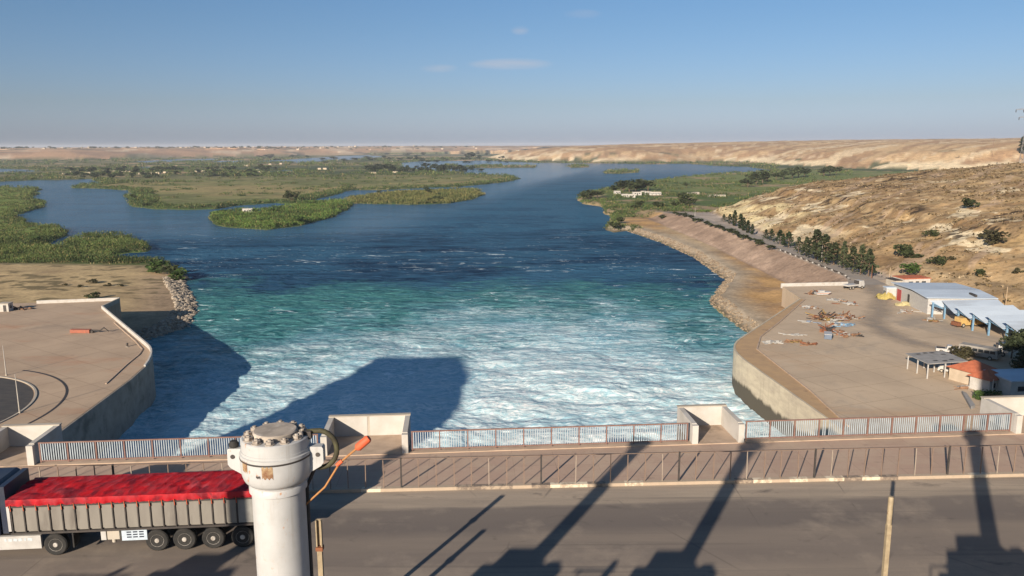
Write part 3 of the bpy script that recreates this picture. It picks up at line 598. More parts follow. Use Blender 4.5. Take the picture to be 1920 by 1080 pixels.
def hoist(x,y,top,label,full):
    h=top-36.0
    h/=.9; t=thing('gate_cylinder',label,'hydraulic cylinder',(x,y,36.0),0,'hydraulic gate cylinders along the dam'); t.scale=(.9,.9,.9)
    r=.415; hd=h-.98    # z of the bowl foot below the head
    ped=MB(); ped.box((0,0,3.5),(4.9,3.0,7.0)); ped.box((0,0,7.8),(3.2,2.6,1.6)); ped.box((-.5,0,9.0),(1.7,1.6,.8)); ped.box((1.15,-.4,8.9),(.5,.8,.6)); ped.box((-1.9,.3,7.5),(.8,.9,1.0))
    ped.build('pedestal',M_conc,t)
    pw=MB(); pg=np.random.default_rng(int(abs(x)*10)+3)  # random tubes and rails added to break up the pedestal's shadow
    for q in range(9):
        a0=Vector((pg.uniform(-2.2,2.2),pg.uniform(-1,1),7.0)); pw.tube([a0,a0+Vector((pg.uniform(-.2,.2),0,pg.uniform(.5,1.7))),a0+Vector((pg.uniform(-.9,.9),pg.uniform(-.4,.4),pg.uniform(.4,1.9)))],pg.uniform(.05,.16),7)
    pw.bar((-2.4,1.3,8.0),(2.4,1.3,8.0),.05); pw.bar((-2.4,1.3,7.5),(2.4,1.3,7.5),.04)
    for q in range(6): pw.bar((-2.4+q*.96,1.3,7.0),(-2.4+q*.96,1.3,8.0),.05)
    setp(pw.build('shadow_pipes',M_dark,t),kind='stuff')
    MB().lathe([(r+.16,7.7),(r+.16,8.0),(r,8.1),(r,9.0)],40).build('base_flange',M_cyl,t)
    MB().lathe([(r,7.8),(r,hd-.12)],48).build('barrel',M_cyl,t)
    MB().lathe([(r,hd-.13),(r+.035,hd-.11),(r+.035,hd-.03),(r+.012,hd+.0),(r+.02,hd+.03),(r+.05,hd+.05)],48).build('collar',M_cyl,t)
    bowl=[(r+.03,hd+.04)]
    for k in range(9):
        a=k/8*PI/2; bowl.append((r+.04+.105*math.sin(a)**.8 if k else r+.05,hd+.06+.34*(1-math.cos(a))))
    R1=bowl[-1][0]; z1=bowl[-1][1]
    bowl+=[(R1,z1+.14),(R1-.022,z1+.15),(R1-.022,z1+.19)]
    MB().lathe(bowl,56).build('bowl',M_cyl,t)
    z2=z1+.19
    MB().lathe([(R1-.03,z2-.005),(R1-.03,z2+.17),(R1-.05,z2+.185)],56).build('flange_ring',M_cyl,t)
    z3=z2+.185
    MB().lathe([(.345,z3-.01),(.345,z3+.075),(.325,z3+.09)],48).build('lid',M_lid,t)
    if full:
        for k in range(12):
            a=2*PI*k/12+.1; px,py=.425*math.cos(a),.435*math.sin(a)
            bm=MB().lathe([(.078,z3-.005),(.078,z3+.014)],14,(px,py,0)).lathe([(.062,z3+.012),(.062,z3+.062)],6,(px,py,0),False).lathe([(.03,z3+.06),(.03,z3+.085)],8,(px,py,0)); bm.build('bolt',M_bolt,t)
    for s,zz in ((-1,.0),(1,.03)):
        # lifting lugs on both sides
        x0=s*(R1-.06); x1=s*(R1+.20); zt=z1+.17+zz
        pr=[(x0,zt),(x1-s*.02,zt),(x1,zt-.03),(x1,zt-.26),(x1-s*.04,zt-.32),(x0-s*.03,zt-.47)]
        vs=[(p[0],-.075,p[1]) for p in pr]+[(p[0],.075,p[1]) for p in pr]; n=len(pr)
        fs=[list(range(n))[::(1 if s>0 else -1)],list(range(n,2*n))[::(-1 if s>0 else 1)]]+[((i,(i+1)%n,n+(i+1)%n,n+i) if s<0 else (i,n+i,n+(i+1)%n,(i+1)%n)) for i in range(n)]
        lug=MB().add(vs,fs).build('lifting_lug',M_cyl,t)
        if full:
            MB().tube([(s*(R1+.115),-.085,zt-.13),(s*(R1+.115),-.065,zt-.13)],.036,12).build('lug_bolt',M_dark,lug)
    if not full: return t
    MB().tube([(.415,.15,8.4),(.415,.15,hd-.16),(R1-.02,.22,hd+.12),(R1-.01,.2,z1+.1)],.03,8).build('side_pipe',M_dark,t)
    # black cap on the left lug, hose, sensor rod, rust
    MB().lathe([(.045,0),(.075,.02),(.08,.07),(.05,.115),(.0,.12)][:4],14,(-(R1+.11),0,z1+.165)).build('black_cap',M_black,t)
    MB().lathe([(R1+.002,z1+.06),(R1+.006,z1+.075),(R1+.002,z1+.09)],56).build('dark_seam',M_dark,t)
    zc=z3+.02; hs=[]
    for k in range(15):
        a=R(100)-k/14*R(205); hs.append((R1+.11+.295*math.cos(a)*.95,.06,zc-.285+.31*math.sin(a)))
    hs=[(R1-.07,.03,zc+.01),(R1+.0,.05,zc+.02)]+hs
    MB().tube(hs,.042,12).build('hose',M_hose,t)
    MB().lathe([(.045,z3),(.045,z3+.07),(.03,z3+.09)],10,(R1-.13,-.12,0)).build('valve',M_bolt,t)
    MB().box((R1-.06,.02,z3+.0),(.14,.12,.13)).build('hose_block',M_dark,t)
    a0=Vector((R1-.17,.05,hd-.45)); a1=Vector((R1+.42,.10,hd+.26)); a2=Vector((R1+.70,.10,hd+.50)); dd=(a2-a1).normalized(); mid=(a0+a1)/2+Vector((.04,0,-.05))
    rod=MB().tube([a0,mid,a1,a2],[.016,.016,.017,.02],8).build('sensor_rod',M_wood2,t)
    MB().tube([a2-dd*.02,a2,a2+dd*.03,a2+dd*.24,a2+dd*.27,a2+dd*.275],[.02,.045,.066,.066,.05,.02],14).build('orange_float',M_orange,rod)
    MB().tube([a1-dd*.07,a1+dd*.05],.032,10).build('orange_clamp',M_orange,rod)
    def patch(ang,za,zb,w):
        vs=[];n=9
        for i in range(n+1):
            for j in range(7):
                u=i/n; v=j/6; a=ang+(u-.5)*w/R1; zz=za+(zb-za)*v
                e=.02*math.sin(u*17+j)*(1 if j in(0,6) else 0)
                # follow the bowl profile
                rr=np.interp(zz+e,[p[1] for p in bowl[:12]],[p[0] for p in bowl[:12]])+.003
                vs.append((rr*math.cos(a),rr*math.sin(a),zz+e))
        return MB().add(vs,[(i*7+j,(i+1)*7+j,(i+1)*7+j+1,i*7+j+1) for i in range(n) for j in range(6)],True)
    patch(-PI/2+.03,z1-.13,z1+.06,.17).build('rust_patch',M_patch,t)
    patch(-PI/2-.72,z1-.07,z1+.09,.13).build('rust_patch',M_patch,t)
    patch(-PI/2-.24,z1-.125,z1-.095,.075).build('nameplate',M_dark,t)
    return t
M_wood2=mat('brown_rod',(.36,.17,.06),(.28,.13,.05),8,.7,world=False)
c0=D(515,792,10.7)
hoist(c0.x,10.7,c0.z,'white hydraulic cylinder with bolted lid, lugs and rust, standing in the foreground',True)
for x,y,dz,lab in ((-10.0,11.0,.1,'white gate cylinder left of the camera beside the foreground one'),(-24.1,10.6,-.2,'white gate cylinder behind the truck, out of frame left'),(10.8,12.0,.1,'white gate cylinder out of frame to the right')):
    hoist(x,y,c0.z+dz,lab,False)
def hoist_deck(x0,x1,y,label):
    t=thing('hoist_frame',label,'hoist frame',((x0+x1)/2,y,36),0,'steel hoist frames between the cylinders')
    w=(x1-x0)/2
    MB().box((0,0,6.3),(2*w,2.2,.5)).build('deck',M_conc,t)
    for s in(-1,1):
        MB().box((s*(w-.4),0,3.02),(.6,.6,6.04)).build('leg',M_conc,t)
    rl=MB(); rl.bar((-w,.9,7.65),(w,.9,7.65),.07); rl.bar((-w,.9,7.1),(w,.9,7.1),.05)
    k=-w+.3
    while k<w: rl.bar((k,.9,6.55),(k,.9,7.65),.06); k+=1.3
    rl.build('handrail',M_dark,t)
    eq=MB(); eq.box((-w*.35,0,7.1),(.8,.7,1.1)); eq.box((w*.4,.1,6.95),(.5,.6,.8)); eq.tube([(w*.1,0,6.5),(w*.1,0,7.9),(w*.2,0,8.3)],.13,8); eq.build('pump_unit',M_dark,t)
hoist_deck(-7.4,-5.6,10.9,'concrete deck between the two middle gate cylinders')
hoist_deck(13.8,22,11.8,'concrete deck right of the right-hand gate cylinder'); hoist_deck(-29.6,-26.4,10.6,'concrete deck left of the left gate cylinder')
# posts on the road edge
def road_post(p,h,lab,slot):
    t=thing('road_post',lab,'post',p,.0,None)
    MB().box((0,0,(h-1.15)/2),(.17,.17,h-1.15)).build('shaft',M_tan,t)
    if slot:
        MB().box((0,0,h-1.08),(.25,.25,.14)).build('clamp',M_rust,t)
        u=MB(); u.box((-.085,0,h-.5),(.04,.16,1.0)); u.box((.085,0,h-.5),(.04,.16,1.0)); u.box((0,.06,h-.5),(.13,.04,1.0)); u.build('channel_top',M_tan,t)
    else:
        MB().tube([(0,0,h-1.15),(0,0,h-.05),(0,0,h)],[.1,.1,.085],12).build('round_top',M_tan,t)
road_post((-6.94,26.2,36),4.89,'tan post with open channel top and rusty clamp, right of the white cylinder',True)
road_post((14.55,28.4,36),4.65,'plain tan post with round top near the right edge',False)
road_post((-7.4,23.2,36),4.6,'tan post hidden behind the white cylinder',True)
# ------------------------------------------------------------------ unseen blocks added on the dam beyond the frame to throw the long shadows
def prism_y(poly,y0,y1):
    n=len(poly); vs=[(p[0],y0,p[1]) for p in poly]+[(p[0],y1,p[1]) for p in poly]
    return MB().add(vs,[list(range(n)),list(range(n,2*n))[::-1]]+[(i,n+i,n+(i+1)%n,(i+1)%n) for i in range(n)])
t=thing('left_shadow_caster','unseen tall block added left of the frame, shaped to cast the shadow on the water','shadow caster',(0,0,0))
k=1/(math.tan(SUN_EL)**-1*math.cos(SUN_AZ)); tx=math.tan(SUN_AZ); Y0=22.
def back(px,py):
    p=P(px,py,0); return (p.x-(p.y-Y0)*tx,(p.y-Y0)*k)
sil=[back(*p) for p in [(712,670),(868,669),(884,700),(872,735),(826,795)]]  # caster outline traced back from its shadow on the water
sil=sil+[(sil[-1][0],36.01)]; lft=back(470,797); sil=sil+[(lft[0],36.01),lft]
prism_y(sil,Y0-5,Y0).build('caster_body',M_conc,t)
for i in range(4): MB().box((sil[0][0]+4+i*4.2,Y0+.06,sil[0][1]-9),(2.2,.1,3)).build('window',M_glass,t)
t=thing('right_shadow_caster','unseen tall building added right of the frame, placed by its shadow on the yard','building',(50.2,28,36))  # unseen block added to shade the right end of the yard
MB().box((0,0,11.5),(32,22,23),rz=R(3.5)).build('wall',M_conc,t); MB().box((0,0,23.25),(33,23,.5),rz=R(3.5)).build('roof',M_grey,t)
for i in range(6):
    for j in range(3): MB().box((-13.5+i*5.2-.7,11.04-.02+(-13.5+i*5.2)*.061,4+j*5.5),(2.2,.1,2.2),rz=R(3.5)).build('window',M_glass,t)
for i in range(4):
    for j in range(3): MB().box((-16.02+(-7+i*4.6)*-.061,-7+i*4.6-.98,5+j*5.8),(.12,1.8,2.0),rz=R(3.5)).build('window',M_glass,t)
# ------------------------------------------------------------------ the red-covered tipper truck
def truck():
    ang=R(4.6); t=thing('semi_truck','long grey tipper truck with a red tarpaulin over its load, heading left','truck',(-22.2,32.45,36),ang)
    M_side=mat('trailer_grey',(.21,.193,.168),(.175,.16,.14),1.8,.7,c3=(.13,.115,.10),scale3=1.2,world=False,stretch=(1,1,.25))
    L=11.6; W=2.5; zb=1.22; zt=2.42
    bx=MB(); bx.box((L/2,W/2,(zb+zt)/2),(L,W-.1,zt-zb)); bx.build('trailer_body',M_side,t)
    n=18; pitch=(L-1.9)/n
    for i in range(n+1):
        x=.08+i*pitch
        MB().box((x,-.0,(zb+zt)/2-.02),(.05,.09,zt-zb-.02)).build('side_rib',M_dark,t)
    pn=MB()
    for i in range(n): pn.box((.08+(i+.5)*pitch,.028,(zb+zt)/2+.01),(pitch-.09,.05,zt-zb-.12))
    pn.build('side_panels',M_side,t)
    MB().box((L-.93,.02,(zb+zt)/2),(1.7,.06,zt-zb-.1)).build('tail_panel',mat('pale_panel',(.24,.235,.22),(.19,.185,.175),2,.7,world=False),t)
    rl=MB(); rl.box((L/2,.0,zb-.04),(L,.14,.09)); rl.box((L/2,0,zt+.02),(L,.13,.07)); rl.build('side_rail',M_dark,t)
    MB().box((-.06,W/2,1.95),(.12,W,1.35)).build('headboard',M_vwhite,t)
    # tarpaulin: ridge along the middle, sagging between the bows, scalloped hem
    nx,ny=150,34; xs=np.linspace(-.08,L+.04,nx); u=np.linspace(0,1,ny)
    XX,UU=np.meshgrid(xs,u,indexing='ij')
    hem=.30+.05*np.abs(np.sin(PI*(XX-.08)/pitch))-.03
    YY=np.where(UU<.22,-.055-.02*np.sin(UU/.22*PI)+.012*np.sin(XX*9),(UU-.22)/.78*(W+.06)-.06)
    tt=np.clip((UU-.22)/.78,0,1); ridge=.07*(1-np.abs(tt*2-1)**1.9)
    dg_=XX-YY*.9; seam=np.abs(np.sin(PI*(XX-.08-.25*YY)/pitch))
    wr=(fbm(dg_*1.3,YY*.9,401,3)-.5)*.12+(1-np.abs(fbm(dg_*2.6+3,YY*.5,402,2)*2-1)*3.0).clip(0,1)*.07-(1-np.abs(fbm(dg_*1.9+9,YY*.6,404,2)*2-1)*4.0).clip(0,1)*.07; bow=.06*(1-seam)**3-.03
    ZZ=np.where(UU<.22,zt+.42-hem-.06+ (UU/.22)*(hem+.03),zt+.31+ridge+(wr+bow)*np.minimum(1,tt*6)*np.minimum(1,(1-tt)*8))
    YY=YY+np.where(UU<.22,.03*np.sin(XX*23+np.sin(XX*7)*2)*(1-UU/.22),0)
    M_tarp,nt,b=nodes('red_tarpaulin'); co=N(nt,'ShaderNodeTexCoord').outputs['Object']
    c_=mixc(nt,mapr(nt,noise(nt,scaled(nt,co,(1.2,1.2,1),(0,0,.6)),1.2,4,.55,.5),.45,.70),(.36,.010,.016),(.26,.035,.045)); c_=mixc(nt,mapr(nt,noise(nt,scaled(nt,co,(1,.45,1),(0,0,.8)),1.3,4,.55,.4),.54,.62,0,.75),c_,(.12,.010,.018))  # dark diagonal streaks put crease shade into the tarp colour
    nt.links.new(c_,b.inputs['Base Color']); b.inputs['Roughness'].default_value=.65; b.inputs['Specular IOR Level'].default_value=.2; bump(nt,b,noise(nt,scaled(nt,co,(1.2,.4,1),(0,0,.8)),3,4),.6,.07)
    tp=grid_mesh('tarpaulin',np.stack([XX,YY,ZZ],-1).reshape(-1,3),nx,ny,M_tarp,parent=t)
    for i in range(n+1): MB().bar((.08+i*pitch,-.09,zt+.13),(.08+i*pitch+.02,-.075,zt-.16),.02).build('rope_tie',M_orange,t)
    ch=MB(); ch.box((L/2+.3,W/2,zb-.2),(L-.8,1.1,.28)); ch.box((1.8,W/2,zb-.28),(4.5,1.0,.2)); ch.build('chassis',M_dark,t)
    ax=MB()
    # wheels
    def wheel(x,s):
        y=.22 if s<0 else W-.22
        ty=MB().lathe([(.30,-.15),(.46,-.16),(.51,-.11),(.51,.11),(.46,.16),(.30,.15)],28); 
        for i,v in enumerate(ty.v): ty.v[i]=(x+v[0],y+v[2],.51+v[1])
        w=ty.build('wheel',M_black,t)
        rm=MB().lathe([(.30,.0),(.295,.155),(.24,.12),(.12,.05),(.11,.16),(.09,.18)],24)
        for i,v in enumerate(rm.v): rm.v[i]=(x+v[0],y+(v[2] if s>0 else -v[2]),.51+v[1])
        rm.build('rim',M_rim,w)
    M_rim=mat('dusty_rim',(.42,.40,.37),(.25,.22,.19),6,.6,world=False)
    for x in (6.15,7.35,8.62,9.92,1.75):
        for s in(-1,1): wheel(x,s)
        ax.tube([(x,.3,.51),(x,W-.3,.51)],.09,8)
    wheel(-3.3,-1); wheel(-3.3,1); ax.build('axles',M_dark,t)
    # tool boxes, legs and mud flap
    MB().box((3.85,.22,.98),(.22,.3,.66)).build('front_bracket',M_vwhite,t); MB().box((4.28,.24,.92),(.52,.36,.5)).build('side_box',M_conc,t)
    pb=MB().box((5.2,.24,.88),(1.1,.4,.56)).build('tool_box',mat('blue_white_box',(.45,.52,.58),(.36,.42,.48),4,.6,world=False),t)
    mk=MB()
    for i in range(3):
        for j in range(3): mk.box((4.97+i*.27,.037,.76+j*.12),(.2,.006,.06))
    mk.build('dark_marking',M_navy,pb)
    MB().tube([(4.2,.3,.62),(4.2,.3,.44)],.09,10).build('landing_foot',M_conc,t)
    MB().box((2.55,.3,.75),(.06,.55,.75)).build('mud_flap',M_black,t); MB().box((11.2,.3,.7),(.06,.55,.7)).build('mud_flap',M_black,t)
    # tractor: fairing, cab, fifth wheel
    fr=MB().box((.0,.1,.72),(2.35,.16,.62)).build('side_fairing',M_vwhite,t)
    fm=MB()
    for i,(x,w) in enumerate(((-.32,.1),(-.12,.16),(.1,.16),(.3,.16),(.52,.07),(.72,.2))):
        fm.box((x,.016,.86),(w,.006,.13),ry=.2*(i%3-1))
    fm.build('faded_lettering',mat('faded_blue',(.36,.42,.46),(.5,.52,.53),9,.6,world=False),fr)
    MB().box((-1.0,.013,.78),(.22,.008,.12)).build('dark_vent',M_black,fr)
    dk=MB(); dk.box((.9,W/2,.98),(3.4,1.1,.16)); dk.box((.1,.5,.98),(1.9,.7,.12)); dk.build('tractor_frame',M_dark,t)
    MB().lathe([(.5,1.06),(.5,1.14)],20,(1.5,W/2,0)).build('coupling_plate',M_dark,t)
    cab=MB()
    pr=[(-.55,.95),(-.55,3.25),(-.75,3.35),(-2.1,3.35),(-2.75,2.9),(-3.0,2.1),(-3.05,.55),(-2.2,.55),(-1.2,.95)]
    n=len(pr); vs=[(p[0],.1,p[1]) for p in pr]+[(p[0],W-.1,p[1]) for p in pr]
    cab.add(vs,[list(range(n))[::-1],list(range(n,2*n))]+[(i,(i+1)%n,n+(i+1)%n,n+i) for i in range(n)])
    cb=cab.build('cab',M_navy,t); bv=cb.modifiers.new('bevel','BEVEL'); bv.width=.12; bv.segments=3
    MB().box((-2.25,.09,2.35),(.75,.03,.7)).build('side_window',M_glass,cb)
    vs=[(-2.79,.3,2.86),(-3.03,.3,2.15),(-3.03,W-.3,2.15),(-2.79,W-.3,2.86)]; MB().add(vs,[(0,1,2,3)]).build('windscreen',M_glass,cb)
    MB().box((-2.85,-.08,2.45),(.1,.2,.5)).build('mirror',M_black,cb); MB().box((-.35,W/2,2.2),(.25,2.1,2.2)).build('wind_deflector',M_navy,cb)
truck()
# ------------------------------------------------------------------ left terrace
def apron(name,c,c2,stain,rust,slab,rot):
    m,nt,b=nodes(name); co=N(nt,'ShaderNodeNewGeometry').outputs['Position']
    col=mixc(nt,mapr(nt,noise(nt,co,.09,7,.62),.38,.62),c,c2)
    col=mixc(nt,mapr(nt,noise(nt,scaled(nt,co,(1,.45,1),(0,0,rot+.5)),.055,8,.68,.6),.54,.66,0,.75),col,stain)
    col=mixc(nt,mapr(nt,noise(nt,scaled(nt,co,(.5,1,1),(0,0,rot)),.07,6,.65),.57,.68,0,.6),col,rust)
    col=mixc(nt,mapr(nt,noise(nt,scaled(nt,co,(.12,1,1),(0,0,rot+.9)),.5,6,.7,.5),.60,.70,0,.4),col,tuple(x*.6 for x in c2))     # tyre marks
    col=mixc(nt,mapr(nt,noise(nt,co,.8,7,.72),.60,.72,0,.5),col,tuple(x*.55 for x in c2))
    br=N(nt,'ShaderNodeTexBrick',Scale=1.,offset=0.); br.inputs['Mortar Size'].default_value=.10; br.inputs['Brick Width'].default_value=slab; br.inputs['Row Height'].default_value=slab
    br.inputs['Color1'].default_value=(1,1,1,1); br.inputs['Color2'].default_value=(.93,.93,.94,1); br.inputs['Mortar'].default_value=(.60,.58,.56,1); br.inputs['Mortar Smooth'].default_value=.6
    nt.links.new(scaled(nt,co,(1,1,1),(0,0,rot)),br.inputs['Vector'])
    col=mixc(nt,.75,col,br.outputs['Color'],'MULTIPLY')
    nt.links.new(col,b.inputs['Base Color']); b.inputs['Roughness'].default_value=.92; b.inputs['Specular IOR Level'].default_value=.15
    bump(nt,b,noise(nt,co,.9,7,.7),.25,.08); return m
M_terr=apron('terrace_concrete',(.44,.33,.235),(.375,.28,.20),(.27,.215,.165),(.40,.215,.13),7.5,.6)
M_wall,nt,b=nodes('retaining_concrete')
co=N(nt,'ShaderNodeNewGeometry').outputs['Position']; s_=N(nt,'ShaderNodeSeparateXYZ'); nt.links.new(co,s_.inputs[0])
c_=mixc(nt,mapr(nt,noise(nt,scaled(nt,co,(.25,.25,.9)),1,6,.65),.38,.65),(.50,.43,.31),(.38,.32,.24))
c_=mixc(nt,mapr(nt,noise(nt,scaled(nt,co,(1.2,1.2,.06)),1,5,.7),.55,.7,0,.5),c_,(.25,.21,.16))
wet=mapr(nt,math_(nt,'SUBTRACT',math_(nt,'ADD',s_.outputs[2],math_(nt,'MULTIPLY',math_(nt,'SUBTRACT',noise(nt,scaled(nt,co,(.16,.16,.04)),1,5,.7),.5),5.)),math_(nt,'MULTIPLY',math_(nt,'SUBTRACT',170.,s_.outputs[1]),.02)),3.6,2.9)
c_=mixc(nt,wet,c_,(.075,.062,.042)); nt.links.new(c_,b.inputs['Base Color']); b.inputs['Roughness'].default_value=.8
def arc_corner(p0,pc,p1,r,n=7):
    p0,pc,p1=Vector(p0),Vector(pc),Vector(p1); d0=(p0-pc).normalized(); d1=(p1-pc).normalized()
    a=pc+d0*r; c=pc+d1*r; return [tuple((a*(1-t)**2+pc*2*t*(1-t)+c*t*t)) for t in np.linspace(0,1,n)]
def offset_path(path,w):
    pts=[Vector(p) for p in path]; out=[]
    for i,p in enumerate(pts):
        d=(pts[min(i+1,len(pts)-1)]-pts[max(i-1,0)]).normalized(); out.append(tuple(p+Vector((-d.y,d.x))*w))
    return out
def wall_path(name,path,w,z0,z1,m,parent=None):
    o=offset_path(path,w); mb=MB(); n=len(path)
    z1=z1 if isinstance(z1,(list,tuple)) else [z1]*n
    vs=[]
    for i in range(n):
        a,c=path[i],o[i]; vs+=[(a[0],a[1],z0),(a[0],a[1],z1[i]),(c[0],c[1],z1[i]),(c[0],c[1],z0)]
    fs=[]
    for i in range(n-1):
        for k in range(4): fs.append((i*4+k,i*4+(k+1)%4,(i+1)*4+(k+1)%4,(i+1)*4+k))
    fs+=[(3,2,1,0),tuple((n-1)*4+k for k in range(4))]
    mb.add(vs,fs); ob=mb.build(name,m,parent)
    bm=bmesh.new(); bm.from_mesh(ob.data); bmesh.ops.recalc_face_normals(bm,faces=bm.faces); bm.to_mesh(ob.data); bm.free(); return ob
lw=[(-70.5,48),(-72.4,116),(-75.2,150)]+arc_corner((-75.2,150),(-77.9,168),(-116,219),9)+[(-116,219)]
lpoly=[(p[0]-.3,p[1]) for p in lw]+[P2(225,563,9),(-150,227),(-330,236),(-330,48)]
sheet('terrace',lpoly,9,M_terr,th=12,label='broad tan concrete terrace left of the river',cat='terrace')
t=thing('retaining_wall','curved concrete river wall with a pale parapet, left of the foaming water','retaining wall')
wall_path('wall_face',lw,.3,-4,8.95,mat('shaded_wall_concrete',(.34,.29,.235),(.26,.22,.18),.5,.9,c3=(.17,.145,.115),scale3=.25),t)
cpth=[p for p in lw if p[1]>158]; cpth=offset_path(cpth,.0)
wall_path('parapet',cpth,.36,8.96,[9.3]+[9.3+min(.6,.25*i) for i in range(1,len(cpth))],M_white,t)
kp=[P2(200,720,9),P2(240,683,9),P2(262,665,9),P2(268,655,9),P2(255,640,9),P2(215,605,9)]
wall_path('inner_kerb',kp,.25,9.0,9.16,M_edge,t)
t=thing('low_wall','low white wall along the back of the left terrace','wall')
wall_path('wall',[P2(225,563,9),P2(70,569,9)],.5,8.5,9.9,M_white,t)
t=thing('corner_parapet','dark-faced end parapet where the left terrace wall meets the low white wall','wall')
wall_path('wall',[(-116.1,219.2),P2(225,563.5,9)],.45,8.5,9.8,M_conc,t)
# dark round basin, dark strip for the shadow line of the drain groove
ctr=Vector((-110,128,9)); M_basin=mat('dark_basin',(.05,.048,.05),(.075,.068,.062),.5,.9,stretch=(1,4,1))
ring=[(ctr.x+24.6*math.cos(a),ctr.y+24.6*math.sin(a)) for a in np.linspace(0,2*PI,90,endpoint=False)]
sheet('basin_floor',ring,9.008,M_basin,label='dark round paved basin at the left edge',cat='basin')
rp_=[(ctr.x+24.8*math.cos(a),ctr.y+24.8*math.sin(a)) for a in np.linspace(-1.6,2.2,60)]
t=thing('basin_rim','low kerb around the dark round basin','kerb'); wall_path('rim',rp_,-.35,8.98,9.14,M_conc,t)
gr=[(ctr.x+30.2*math.cos(a),ctr.y+30.2*math.sin(a)) for a in np.linspace(-.25,1.25,30)]
t=thing('drain_groove','dark curved strip painting the shadow line of a drain groove in the left terrace','drain'); wall_path('shadow_strip',gr,.45,8.97,9.03,M_dark,t)
def lamp_post(p,h,label,arm=True,dx=1):
    t=thing('lamp_post',label,'lamp post',p,0,'lamp posts')
    MB().tube([(0,0,0),(0,0,h*.5),(0,0,h)],[.11,.09,.06],8).build('pole',M_palepole,t)
    MB().box((0,0,.12),(.3,.3,.24)).build('base',M_conc,t)
    if arm:
        MB().tube([(0,0,h-.05),(dx*.5,0,h+.12),(dx*1.0,0,h+.15)],.035,6).build('arm',M_palepole,t); MB().box((dx*1.1,0,h+.13),(.5,.18,.1)).build('lamp_head',M_conc,t)
M_palepole=mat('pale_pole',(.42,.39,.35),(.35,.32,.28),2,.6)
lamp_post(P(37,775,9),7.0,'tall pale pole beside the dark round basin',False)
lamp_post(P(12,704,9),6.2,'pale pole farther back at the left edge of the terrace',False)
# ------------------------------------------------------------------ trees: a few of each kind, copied
def leafcloud(pts,size,n,rg,flat=.0):
    m=len(pts); ang=rg.uniform(0,2*PI,m); ph=rg.uniform(-1,1,m)*1.2
    a=np.stack([np.cos(ang),np.sin(ang),rg.normal(0,.3,m)],1); b=np.stack([-np.sin(ang)*np.cos(ph),np.cos(ang)*np.cos(ph),np.sin(ph)],1)
    s=(size*rg.uniform(.6,1.3,m))[:,None]
    return np.stack([pts-a*s-b*s*.5,pts+a*s*.6-b*s*.7,pts+a*s+b*s*.4,pts-a*s*.3+b*s],1).reshape(-1,3)
M_pine=leafmat('pine_leaf',(.050,.066,.032),(.085,.095,.045)); M_cyp=leafmat('cypress_leaf',(.036,.055,.026),(.055,.07,.032))
M_bush=leafmat('bush_leaf',(.05,.068,.026),(.085,.095,.04)); M_leafg=leafmat('green_leaf',(.07,.12,.03),(.10,.15,.045),.3); M_dry=leafmat('dry_bush_leaf',(.10,.085,.045),(.075,.075,.035))
M_fart=leafmat('far_leaf',(.045,.06,.032),(.06,.075,.04),.6)
def crown_pts(kind,rg,n):
    if kind=='pine':      # shaggy cone, wide skirts
        z=rg.uniform(.14,1,n)**.9; rr=.33*(1-z)**.75*(1+.35*np.sin(z*23+rg.uniform(0,6)))+.02
        a=rg.uniform(0,2*PI,n); lob=1+.28*np.sin(a*3+z*9); rad=rr*lob*np.sqrt(rg.uniform(.35,1,n)); return np.stack([rad*np.cos(a),rad*np.sin(a),z],1)
    if kind=='cypress':
        z=rg.uniform(.05,1,n); rr=.13*np.sin(np.clip(z,0,1)*PI*.93+.2)**.6*(1+.2*np.sin(z*31)); a=rg.uniform(0,2*PI,n); rad=np.abs(rr)*np.sqrt(rg.uniform(.3,1,n)); return np.stack([rad*np.cos(a),rad*np.sin(a),z],1)
    k=9 if kind=='round' else 7
    c=np.stack([rg.normal(0,.22,k),rg.normal(0,.22,k),rg.uniform(.42,.82,k) if kind=='round' else rg.uniform(.2,.6,k)],1); r=rg.uniform(.14,.26,k)
    i=rg.integers(0,k,n); d=rg.normal(0,1,(n,3)); d/=np.linalg.norm(d,axis=1)[:,None]
    return c[i]+d*(r[i]*rg.uniform(.45,1.05,n)**.6)[:,None]*np.array([1.15,1.15,.8])
PROTO={}
def proto(kind,v,m,n,size):
    key=(kind,v,m.name,n)
    if key in PROTO: return PROTO[key]
    rg=np.random.default_rng(hash(kind)%1000*0+len(kind)*31+v*7+n); pts=crown_pts(kind,rg,n); pts[:,2]=np.maximum(pts[:,2],.02)
    crown=poly_mesh('crown',leafcloud(pts,size,4,rg),4,m,parent=False)
    tb=MB(); top={'pine':.8,'cypress':.7,'round':.55,'shrub':.35}[kind]; r0={'pine':.03,'cypress':.022,'round':.035,'shrub':.02}[kind]
    tb.tube([(0,0,-.03),(rg.normal(0,.012),rg.normal(0,.012),top*.5),(rg.normal(0,.02),rg.normal(0,.02),top)],[r0,r0*.75,r0*.25],7)
    for q in range(5):
        a=rg.uniform(0,6.28); z0=top*rg.uniform(.3,.85); ln=.24 if kind!='cypress' else .08; tb.tube([(0,0,z0),(ln*math.cos(a)*.6,ln*math.sin(a)*.6,z0+ln*.35),(ln*math.cos(a),ln*math.sin(a),z0+ln*.8)],[r0*.5,r0*.35,r0*.12],5)
    o=tb.build('trunk',M_trunk); me=o.data; bpy.data.objects.remove(o)
    PROTO[key]=(crown,me); return PROTO[key]
VAR=[0]
def tree(name,kind,p,h,label,group=None,m=None,wide=1.,n=420,size=.055,cat='tree'):
    VAR[0]+=1; m=m or M_pine; cme,tme=proto(kind,VAR[0]%3,m,n,size)
    t=thing(name,label,cat,p,random.uniform(0,6.28),group); t.scale=(h*wide,h*wide*random.uniform(.9,1.1),h)
    for nm,me in (('trunk',tme),('crown',cme)):
        o=bpy.data.objects.new(nm,me); COL.objects.link(o); o.parent=t
    return t
